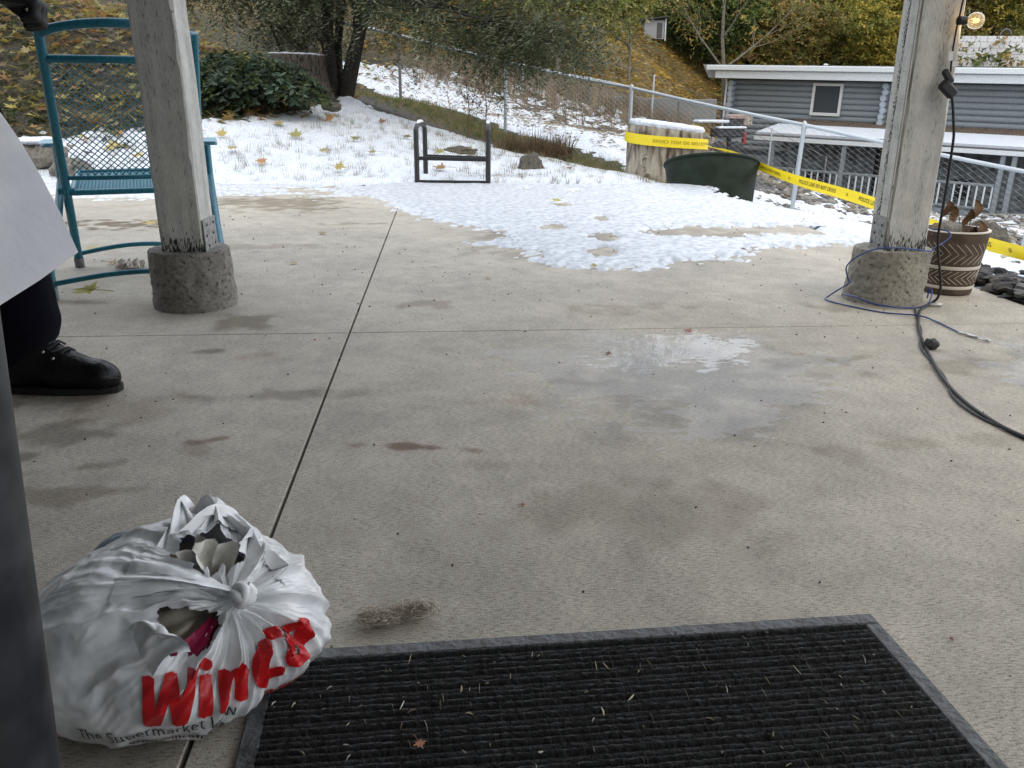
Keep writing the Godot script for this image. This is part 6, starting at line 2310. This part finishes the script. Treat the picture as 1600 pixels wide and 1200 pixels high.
func make_cords() -> void:
	var blk := paint(lin(0.010, 0.010, 0.011), 0.55)
	var far := func(x: float, y: float) -> Vector3: return Vector3(x * 1.0237, 0.7 + (y - 0.7) * 1.0237, -3.02)
	# string light: flex down the post, socket and lamp
	var sl := thing("string_light", "black string-light flex with one clear glowing bulb on the right post", "string light", Vector3(1.44, 0.8, -3.02))
	var o := sl.position
	var g := Geo.new()
	g.tube(spline([Vector3(1.50, 2.45, -3.02) - o, Vector3(1.455, 1.5, -3.02) - o, far.call(1.392, 0.987) - o, far.call(1.387, 0.932) - o, far.call(1.384, 0.86) - o, far.call(1.386, 0.801) - o, far.call(1.388, 0.775) - o]), 0.0032, 8)
	put("flex", g.mesh(), blk, sl)
	var bp: Vector3 = far.call(1.391, 0.929) - o
	g = Geo.new()
	var sx := Transform3D(Basis(Vector3.BACK, -PI / 2), bp)
	g.lathe([Vector2(0.0, -0.006), Vector2(0.0125, -0.006), Vector2(0.0135, 0.0), Vector2(0.0135, 0.018), Vector2(0.0115, 0.024), Vector2(0.0, 0.024)], 18, sx)
	put("socket", g.mesh(), blk, sl)
	g = Geo.new()
	g.lathe([Vector2(0.009, 0.022), Vector2(0.012, 0.027), Vector2(0.020, 0.034), Vector2(0.0245, 0.044), Vector2(0.0255, 0.053), Vector2(0.0235, 0.063), Vector2(0.018, 0.071), Vector2(0.010, 0.076), Vector2(0.0, 0.0775)], 28, sx)
	put("bulb_glass", g.mesh(), M.glass, sl)
	g = Geo.new()
	for s in [-1, 1]:
		g.tube([bp + Vector3(0.026, s * 0.003, 0), bp + Vector3(0.046, s * 0.006, 0)], 0.0006, 5)
	put("filament_support", g.mesh(), M.steel, sl)
	g = Geo.new()
	g.tube([bp + Vector3(0.046, 0.008, 0), bp + Vector3(0.052, 0.0, 0.002), bp + Vector3(0.046, -0.008, 0)], 0.0014, 6)
	var glow := paint(lin(1.0, 0.75, 0.35), 0.5)
	glow.emission_enabled = true
	glow.emission = Color(1.0, 0.72, 0.32)
	glow.emission_energy_multiplier = 0.9
	put("filament", g.mesh(), glow, sl)
	var lamp := OmniLight3D.new()
	lamp.name = "bulb_light"
	lamp.light_color = Color(1.0, 0.78, 0.48)
	lamp.light_energy = 0.002
	lamp.light_size = 0.005
	lamp.omni_range = 12.0
	lamp.omni_attenuation = 2.0
	lamp.shadow_enabled = true
	sl.add_child(lamp)
	lamp.position = bp + Vector3(0.051, 0, 0.0)
	for e in [[0.845, 0.014, 0.028, -0.012], [0.822, 0.020, 0.016, 0.006]]:
		g = Geo.new()
		g.box(Transform3D(Basis(Vector3.BACK, 0.05), far.call(1.390 + e[3], e[0] - 0.02) - o + Vector3(0, 0, 0.006)), Vector3(e[1], e[2], 0.001))
		put("paper_tag", g.mesh(false), paint(lin(0.62, 0.62, 0.62), 0.6), sl)
	# plug and extension cord
	var ex := thing("extension_cord", "black extension cord running from the post plug down and across the concrete to the right", "cord", Vector3(1.44, 0.0, -3.0))
	o = ex.position
	var pl: Vector3 = far.call(1.361, 0.745) - o
	g = Geo.new()
	g.box(Transform3D(Basis(Vector3.BACK, -0.95), far.call(1.376, 0.764) - o + Vector3(0, 0, 0.012)), Vector3(0.050, 0.022, 0.020), 0.005)
	put("plug", g.mesh(false), blk, ex)
	g = Geo.new()
	g.box(Transform3D(Basis(Vector3.BACK, -0.72), far.call(1.382, 0.726) - o + Vector3(0, 0, 0.012)), Vector3(0.062, 0.036, 0.028), 0.007)
	put("socket", g.mesh(false), blk, ex)
	var drop := []
	for e in [[1.404, 0.705], [1.414, 0.665], [1.422, 0.625], [1.430, 0.58], [1.432, 0.50], [1.433, 0.424], [1.431, 0.33], [1.431, 0.255], [1.443, 0.19], [1.460, 0.12], [1.467, 0.08], [1.462, 0.045]]:
		drop.append(far.call(e[0], e[1]) - o)
	drop.append_array([Vector3(1.478, 0.012, -3.02) - o, Vector3(1.442, 0.007, -2.985) - o, Vector3(1.40, 0.006, -2.93) - o, Vector3(1.345, 0.006, -2.818) - o, Vector3(1.274, 0.006, -2.652) - o, Vector3(1.206, 0.006, -2.449) - o, Vector3(1.129, 0.006, -2.192) - o, Vector3(1.093, 0.006, -2.014) - o, Vector3(1.087, 0.006, -1.881) - o, Vector3(1.106, 0.006, -1.755) - o, Vector3(1.20, 0.006, -1.55) - o, Vector3(1.4, 0.006, -1.3) - o])
	g = Geo.new()
	g.tube(spline(drop), 0.0047, 8)
	put("cable", g.mesh(), blk, ex)
	# a second thin cable beside it on the floor
	var th := thing("thin_cable", "thin black cable lying along the extension cord on the concrete", "cable", Vector3(1.2, 0, -2.4))
	g = Geo.new()
	var run := []
	for q in [Vector3(1.40, 0.004, -2.97), Vector3(1.352, 0.004, -2.85), Vector3(1.285, 0.004, -2.66), Vector3(1.196, 0.004, -2.46), Vector3(1.140, 0.004, -2.20), Vector3(1.080, 0.004, -2.02), Vector3(1.076, 0.004, -1.88), Vector3(1.122, 0.004, -1.74), Vector3(1.22, 0.004, -1.55), Vector3(1.42, 0.004, -1.3)]:
		run.append(q - th.position)
	g.tube(spline(run), 0.0028, 7)
	put("cable", g.mesh(), paint(lin(0.03, 0.03, 0.032), 0.6), th)
	# blue vinyl-coated tie-out cable
	var bl := thing("blue_cable", "blue vinyl-coated tie-out cable looped round the right footing with a snap hook", "cable", Vector3(1.35, 0, -3.0))
	o = bl.position
	var path := [Vector3(1.499, 0.012, -3.10), Vector3(1.50, 0.05, -3.09), Vector3(1.495, 0.030, -3.06), Vector3(1.452, 0.006, -3.008), Vector3(1.36, 0.006, -2.968), Vector3(1.27, 0.012, -2.995), Vector3(1.222, 0.024, -3.055), Vector3(1.20, 0.020, -3.12)]
	g = Geo.new()
	var q2 := []
	for q in path:
		q2.append(q - o)
	g.tube(spline(q2), 0.0028, 8)
	var bm := paint(lin(0.02, 0.055, 0.22), 0.3)
	put("cable", g.mesh(), bm, bl)
	q2 = []
	for q in [Vector3(1.47, 0.262, -3.09), Vector3(1.505, 0.262, -3.06), Vector3(1.518, 0.245, -3.04), Vector3(1.490, 0.222, -3.03), Vector3(1.458, 0.206, -3.02), Vector3(1.445, 0.196, -3.015), Vector3(1.39, 0.205, -2.985), Vector3(1.30, 0.214, -2.97), Vector3(1.24, 0.208, -2.98), Vector3(1.19, 0.18, -3.0), Vector3(1.163, 0.14, -3.02), Vector3(1.180, 0.095, -3.04), Vector3(1.19, 0.075, -3.05), Vector3(1.16, 0.04, -3.08), Vector3(1.15, 0.012, -3.12), Vector3(1.134, 0.004, -3.10), Vector3(1.172, 0.004, -3.017), Vector3(1.263, 0.004, -2.905), Vector3(1.354, 0.009, -2.844), Vector3(1.386, 0.004, -2.793), Vector3(1.392, 0.004, -2.70), Vector3(1.396, 0.004, -2.639)]:
		q2.append(q - o)
	g = Geo.new()
	g.tube(spline(q2), 0.0026, 8)
	put("cable", g.mesh(), bm, bl)
	var hk := Vector3(1.396, 0.006, -2.639) - o
	var hd := Vector3(0.043, 0, 0.109).normalized()
	g = Geo.new()
	g.tube([hk - hd * 0.004, hk + hd * 0.03], 0.0042, 10)
	g.tube([hk + hd * 0.03, hk + hd * 0.06, hk + hd * 0.065], [0.0055, 0.0045, 0.003], 8)
	var side := hd.cross(Vector3.UP)
	g.tube([hk + hd * 0.065, hk + hd * 0.08 + side * 0.008, hk + hd * 0.10 + side * 0.009, hk + hd * 0.112, hk + hd * 0.10 - side * 0.008, hk + hd * 0.08 - side * 0.006], 0.0026, 7)
	put("snap_hook", g.mesh(), M.steel, bl)
	g = Geo.new()
	g.tube([Vector3(1.47, 0.008, -3.01) - o, Vector3(1.505, 0.008, -3.0) - o], 0.005, 8)
	g.tube([Vector3(1.49, 0.012, -3.02) - o, Vector3(1.515, 0.009, -3.015) - o], 0.003, 6)
	put("snap_hook", g.mesh(), M.steel, bl)


# ---------- planter ----------

func make_pot() -> void:
	var p := thing("plant_pot", "brown pot with cream chevron lines behind the right post", "pot", Vector3(1.648, 0, -3.27))
	var clay := rough_look(lin(0.115, 0.078, 0.055), 0.75, M.patch, 5.0, M.bump, 0.15)
	var cream := paint(lin(0.58, 0.53, 0.46), 0.7)
	var g := Geo.new()
	var r0 := 0.086
	var r1 := 0.117
	var hh := 0.238
	g.lathe([Vector2(0.0, 0.001), Vector2(r0 - 0.004, 0.001), Vector2(r0, 0.006), Vector2(r1, hh - 0.006), Vector2(r1, hh), Vector2(r1 - 0.010, hh), Vector2(r1 - 0.014, hh - 0.03), Vector2(0.0, hh - 0.03)], 56)
	put("shell", g.mesh(true), clay, p)
	g = Geo.new()
	g.lathe([Vector2(0.0, hh - 0.026), Vector2(r1 - 0.016, hh - 0.024)], 32)
	put("soil", g.mesh(), paint(lin(0.05, 0.038, 0.028), 1.0), p)
	var rad := func(y: float) -> float: return lerpf(r0, r1, (y - 0.006) / (hh - 0.012))
	for e in [[0.024, 0.012], [0.098, 0.013]]:
		g = Geo.new()
		g.lathe([Vector2(rad.call(e[0]) + 0.0002, e[0]), Vector2(rad.call(e[0]) + 0.0022, e[0] + 0.001), Vector2(rad.call(e[0] + e[1]) + 0.0022, e[0] + e[1] - 0.001), Vector2(rad.call(e[0] + e[1]) + 0.0002, e[0] + e[1])], 56)
		put("band", g.mesh(), cream, p)
	g = Geo.new()
	g.lathe([Vector2(r1 + 0.001, hh - 0.004), Vector2(r1 + 0.0015, hh + 0.001), Vector2(r1 - 0.009, hh + 0.001)], 56)
	put("rim_line", g.mesh(), cream, p)
	# incised chevrons
	for rowk in [[0.120, 0.195, -1.0], [0.044, 0.093, 1.0]]:
		for k in 26:
			g = Geo.new()
			var a0 := TAU * k / 26
			var pts := []
			for t in 9:
				var v := t / 8.0
				var y := lerpf(rowk[0], rowk[1], v)
				var off: float = (0.5 - absf(v - 0.5)) * 2.0 * 0.36 * rowk[2]
				var an := a0 + off
				var r: float = rad.call(y) + 0.0004
				pts.append(Vector3(cos(an) * r, y, sin(an) * r))
			g.tube(pts, 0.0009, 4)
			put("chevron_line", g.mesh(), cream, p)
	# stones and dead plant in it
	for e in [[Vector3(-0.04, hh + 0.0, 0.02), Vector3(0.05, 0.032, 0.04), 151, 2], [Vector3(-0.085, hh - 0.005, 0.03), Vector3(0.025, 0.03, 0.03), 152, 3]]:
		var r := put("rock", rock_mesh(e[2], e[1], 0.12, 10, true), M.stone[e[3]])
		r.position = p.position + e[0]
		tag(r, "smooth pale stone lying in the brown plant pot" if e[2] == 151 else "small tan stone at the left rim of the brown plant pot", "stone")
	var pl := thing("dead_plant", "withered brown plant drooping in the chevron pot", "plant", p.position + Vector3(0, hh - 0.026, 0))
	for e in [[Vector3(0.02, 0, 0.0), Vector3(-0.03, 0.10, 0.02)], [Vector3(0.03, 0, 0.01), Vector3(0.02, 0.09, 0.03)], [Vector3(0.04, 0, 0.0), Vector3(0.055, 0.12, 0.01)], [Vector3(0.0, 0, 0.02), Vector3(-0.06, 0.12, 0.02)], [Vector3(0.05, 0, 0.02), Vector3(0.06, 0.05, 0.05)], [Vector3(0.03, 0, 0.03), Vector3(0.03, 0.03, 0.06)]]:
		g = Geo.new()
		g.tube([e[0], (e[0] + e[1]) * 0.5 + Vector3(0.005, 0.02, 0), e[1]], [0.002, 0.0016, 0.001], 5)
		put("stem", g.mesh(), paint(lin(0.12, 0.08, 0.045), 0.8), pl)
		g = Geo.new()
		var tip: Vector3 = e[1]
		g.grid(3, 7, func(a, b):
			var w := 0.017 * sin(PI * (0.08 + b * 0.9))
			return tip + Vector3((a - 0.5) * 2.0 * w + 0.008 * sin(b * 5.0), -0.068 * b + 0.012, (absf(a - 0.5) * 0.014) + 0.012 * sin(b * 4.0 + tip.x * 90.0)))
		put("leaf", g.mesh(), rough_look(lin(0.16, 0.085, 0.035), 0.8, M.patch, 20.0), pl)


# ---------- leaves and litter ----------

func make_litter() -> void:
	var ml := [maple(201), maple(202), maple(203)]
	var cols := [Color(0.34, 0.27, 0.07), Color(0.26, 0.22, 0.08), Color(0.30, 0.17, 0.06), Color(0.16, 0.10, 0.05), Color(0.22, 0.20, 0.06)]
	# the leafy bank
	var xf := [[], [], []]
	var cc := [[], [], []]
	for k in 6200:
		var up := k > 3600
		var x := rng.randf_range(-16.0, -2.6) if up else rng.randf_range(-9.0, -2.2)
		var d := rng.randf_range(12.0, 24.0) if up else rng.randf_range(7.8, 13.5)
		var edge := 8.35 if x < -3.6 else 8.35 + (x + 3.6) * 1.0
		if d < edge + rng.randfn() * 0.25:
			continue
		var s := rng.randf_range(0.11, 0.22)
		xf[k % 3].append(Transform3D((Basis(Vector3.UP, rng.randf() * TAU) * Basis(Vector3.RIGHT, rng.randf_range(-0.7, 0.7)) * Basis(Vector3.BACK, rng.randf_range(-0.5, 0.5))).scaled(Vector3.ONE * s), Vector3(x, ground_y(x, d) + rng.randf_range(0.03, 0.09), -d)))
		cc[k % 3].append(jit(cols[rng.randi() % 5], 0.35))
	for w in 3:
		var o := many("fallen_leaves", ml[w], M.leaf, xf[w], cc[w])
		stuff(o)
		tag(o, "carpet of yellow and brown maple leaves on the left bank", "leaves")
	# the golden hill and the littered flat behind the fence
	xf = [[], [], []]
	cc = [[], [], []]
	for k in 26000:
		var far := k % 4 != 0
		var x := rng.randf_range(-4.0, 13.0) if far else rng.randf_range(-3.0, 7.0)
		var d := rng.randf_range(23.5, 45.0) if far else rng.randf_range(14.0, 22.5)
		if not far and (x + 0.14) * 0.70 + (d - 14.5) * 0.72 < 0.6:
			continue
		if far and x > 6.5 and d < 24.0 + (x - 6.5) * 2.0:
			continue
		var s := rng.randf_range(0.14, 0.30) if far else rng.randf_range(0.07, 0.15)
		xf[k % 3].append(Transform3D((Basis(Vector3.UP, rng.randf() * TAU) * Basis(Vector3.RIGHT, rng.randf_range(-0.6, 0.6))).scaled(Vector3.ONE * s), Vector3(x, ground_y(x, d) + rng.randf_range(0.02, 0.08), -d)))
		if far:
			cc[k % 3].append(jit([Color(0.50, 0.34, 0.07), Color(0.42, 0.26, 0.055), Color(0.56, 0.40, 0.09), Color(0.25, 0.17, 0.06)][rng.randi() % 4], 0.3))
		else:
			cc[k % 3].append(jit([Color(0.30, 0.24, 0.15), Color(0.20, 0.155, 0.10), Color(0.38, 0.32, 0.22)][rng.randi() % 3], 0.3))
	for w in 3:
		var o := many("fallen_leaves", ml[w], M.leaf, xf[w], cc[w])
		stuff(o)
		tag(o, "golden fallen leaves covering the hillside and the flat behind the fence", "leaves")
	# single leaves one can point at
	var gy := func(x, d): return ground_y(x, d) + 0.03
	var snow_group := "leaves lying on the lawn snow"
	var spots: Array = [[-2.35, 9.1, 0.15], [-2.10, 8.75, 0.17], [-1.75, 8.3, 0.11], [-1.55, 8.9, 0.12], [-2.55, 8.2, 0.13], [-2.75, 8.55, 0.14], [-3.1, 8.2, 0.16], [-2.2, 7.85, 0.12], [-1.5, 7.7, 0.13], [-1.1, 9.3, 0.12], [-1.45, 10.0, 0.12], [-1.95, 9.7, 0.16], [-0.7, 8.6, 0.12], [-0.62, 7.75, 0.15], [-2.9, 7.7, 0.12], [-3.3, 7.9, 0.15], [-3.6, 8.1, 0.16], [-1.3, 8.35, 0.10], [0.5, 8.0, 0.07], [-0.45, 9.0, 0.11]]
	spots.sort_custom(func(p, q): return p[0] / p[1] < q[0] / q[1])
	var nth := ["leftmost", "second from the left", "third from the left", "fourth from the left", "fifth from the left", "sixth from the left", "seventh from the left", "eighth from the left", "ninth from the left", "tenth from the left", "tenth from the right", "ninth from the right", "eighth from the right", "seventh from the right", "sixth from the right", "fifth from the right", "fourth from the right", "third from the right", "second from the right", "rightmost"]
	var which := 0
	for e in spots:
		var m := paint(jit(cols[rng.randi() % 5], 0.25).linear_to_srgb(), 0.75)
		m.backlight_enabled = true
		m.backlight = Color(0.3, 0.3, 0.3)
		var o := put("maple_leaf", ml[rng.randi() % 3], m)
		o.transform = Transform3D((Basis(Vector3.RIGHT, rng.randf_range(0.25, 0.75)) * Basis(Vector3.UP, rng.randf() * TAU)).scaled(Vector3.ONE * e[2] * 1.35), Vector3(e[0], gy.call(e[0], e[1]) + 0.045, -e[1]))
		tag(o, nth[which] + " of the maple leaves lying on the lawn snow", "leaf", snow_group)
		which += 1
	for e in [[-1.50, 3.03, 0.16, Color(0.33, 0.30, 0.05), "yellow-green maple leaf by the nearest chair foot", 0.02], [-1.95, 4.05, 0.12, Color(0.40, 0.34, 0.13), "pale yellow leaf on the concrete under the chair", 0.0], [-2.0, 4.86, 0.14, Color(0.44, 0.36, 0.14), "pale leaf on the dark stain behind the chair", 0.0], [-1.72, 3.72, 0.08, Color(0.36, 0.27, 0.13), "small tan leaf at the chair's far stretcher", 0.0], [0.273, 2.389, 0.035, Color(0.15, 0.07, 0.03), "curled brown leaf at the left edge of the puddle", 0.0], [0.547, 2.635, 0.05, Color(0.30, 0.12, 0.08), "reddish leaf at the far edge of the puddle on the joint", 0.0], [0.35, 3.70, 0.06, Color(0.32, 0.24, 0.05), "yellow leaf at the near tip of the patio snow", 0.005], [0.30, 6.0, 0.12, Color(0.32, 0.30, 0.06), "yellow leaf beside a footprint in the patio snow", 0.015], [-0.10, 3.45, 0.035, Color(0.36, 0.24, 0.10), "narrow tan leaf alone on the middle of the concrete", 0.0], [0.02, 4.35, 0.05, Color(0.20, 0.07, 0.04), "dark red leaf on the left spur of the patio snow", 0.006], [1.1, 4.15, 0.05, Color(0.12, 0.05, 0.03), "dark leaf on the right spur of the patio snow", 0.006], [-0.10, 0.795, 0.022, Color(0.38, 0.17, 0.09), "small orange-brown star-shaped leaf on the black mat", 0.014], [-0.59, 2.52, 0.018, Color(0.24, 0.03, 0.02), "tiny dark red leaf left of the long joint", 0.0], [0.02, 1.42, 0.016, Color(0.28, 0.09, 0.05), "tiny reddish leaf scrap in the middle foreground", 0.0], [0.60, 1.02, 0.012, Color(0.22, 0.05, 0.03), "tiny dark red leaf just right of the mat corner", 0.0], [-1.0, 4.6, 0.08, Color(0.25, 0.19, 0.11), "dry leaf near the second joint left of the long joint", 0.0], [-0.95, 3.75, 0.06, Color(0.40, 0.31, 0.18), "pale dry leaf right of the left footing", 0.0]]:
		var m := paint(e[3].linear_to_srgb(), 0.75)
		m.backlight_enabled = true
		m.backlight = Color(0.3, 0.3, 0.3)
		var o := put("leaf", ml[rng.randi() % 3], m)
		o.transform = Transform3D((Basis(Vector3.RIGHT, 0.18) * Basis(Vector3.UP, rng.randf() * TAU)).scaled(Vector3.ONE * e[2]), Vector3(e[0], e[5] + e[2] * 0.10 + 0.001, -e[1]))
		tag(o, e[4], "leaf")
	# crumpled tissue by the chair
	var g := Geo.new()
	g.grid(16, 12, func(a, b):
		var q: Vector3 = Vector3((a - 0.5) * 0.11, 0.004, (b - 0.5) * 0.08)
		q.y += 0.028 * absf(nz.get_noise_2d(a * 3.0, b * 3.0)) * 2.0 + 0.014 * absf(nz.get_noise_2d(a * 9.0, b * 9.0))
		return q + Vector3(nz.get_noise_2d(a * 4.0, 7.0 + b), 0, nz.get_noise_2d(b * 4.0, 3.0 + a)) * 0.02)
	var ts := put("crumpled_tissue", g.mesh(false), paint(lin(0.55, 0.50, 0.45), 0.9))
	ts.position = Vector3(-1.60, 0, -3.62)
	tag(ts, "crumpled white tissue on the concrete left of the left footing", "tissue")
	# a pebble by the cords
	var pb := put("pebble", rock_mesh(161, Vector3(0.024, 0.017, 0.02), 0.3, 6), paint(lin(0.035, 0.037, 0.035), 0.8))
	pb.position = Vector3(1.225, 0.014, -2.469)
	tag(pb, "small dark angular stone beside the black cords", "stone")
	# tufts of shed fur
	for e in [[Vector3(-0.186, 0.012, -1.045), 0.023, "left of the two brown fur tufts before the mat", 300], [Vector3(-0.138, 0.012, -1.064), 0.021, "right and rounder of the two brown fur tufts before the mat", 260]]:
		var t := thing("fur_tuft", e[2], "fur tuft", e[0] - Vector3(0, 0.012, 0), "fur tufts on the concrete")
		g = Geo.new()
		for k in e[3]:
			var cen := Vector3(rng.randfn() * 0.010, absf(rng.randfn()) * 0.005 + 0.001, rng.randfn() * 0.006)
			var r: float = e[1] * rng.randf_range(0.2, 0.8)
			var a0 := rng.randf() * TAU
			var pts := []
			var tiltv := rng.randf_range(-0.3, 0.3)
			for s in 7:
				var an := a0 + s * 0.55
				var q := cen + Vector3(cos(an) * r, 0.004 + 0.008 * rng.randf() + tiltv * sin(an) * r, sin(an) * r * 0.55)
				q.y = maxf(q.y, 0.001)
				pts.append(q)
			var b := rng.randf_range(0.5, 1.5)
			g.col = Color(0.46 * b, 0.39 * b, 0.31 * b)
			g.tube(pts, 0.00038, 3, false)
		put("fibres", g.mesh(), vcol(0.9), t)
	# grit and specks on the concrete
	g = Geo.new()
	g.box(Transform3D.IDENTITY, Vector3(1, 0.6, 0.8), 0.2)
	var sx := []
	var sc := []
	for k in 520:
		var u := rng.randf_range(-1.6, 2.0)
		var w := rng.randf_range(0.7, 5.5)
		var s := rng.randf_range(0.0012, 0.0035) * (1.0 + w * 0.25)
		sx.append(Transform3D(Basis(Vector3.UP, rng.randf() * TAU).scaled(Vector3(s, s, s * rng.randf_range(0.5, 1.5))), slab_at(u, w, s * 0.3)))
		sc.append([Color(0.04, 0.035, 0.03), Color(0.14, 0.10, 0.07), Color(0.45, 0.43, 0.38), Color(0.08, 0.03, 0.02)][rng.randi() % 4])
	var gr := many("grit", g.mesh(false), vcol(0.9), sx, sc)
	stuff(gr)
	tag(gr, "specks of grit and plant crumbs strewn on the concrete", "grit")
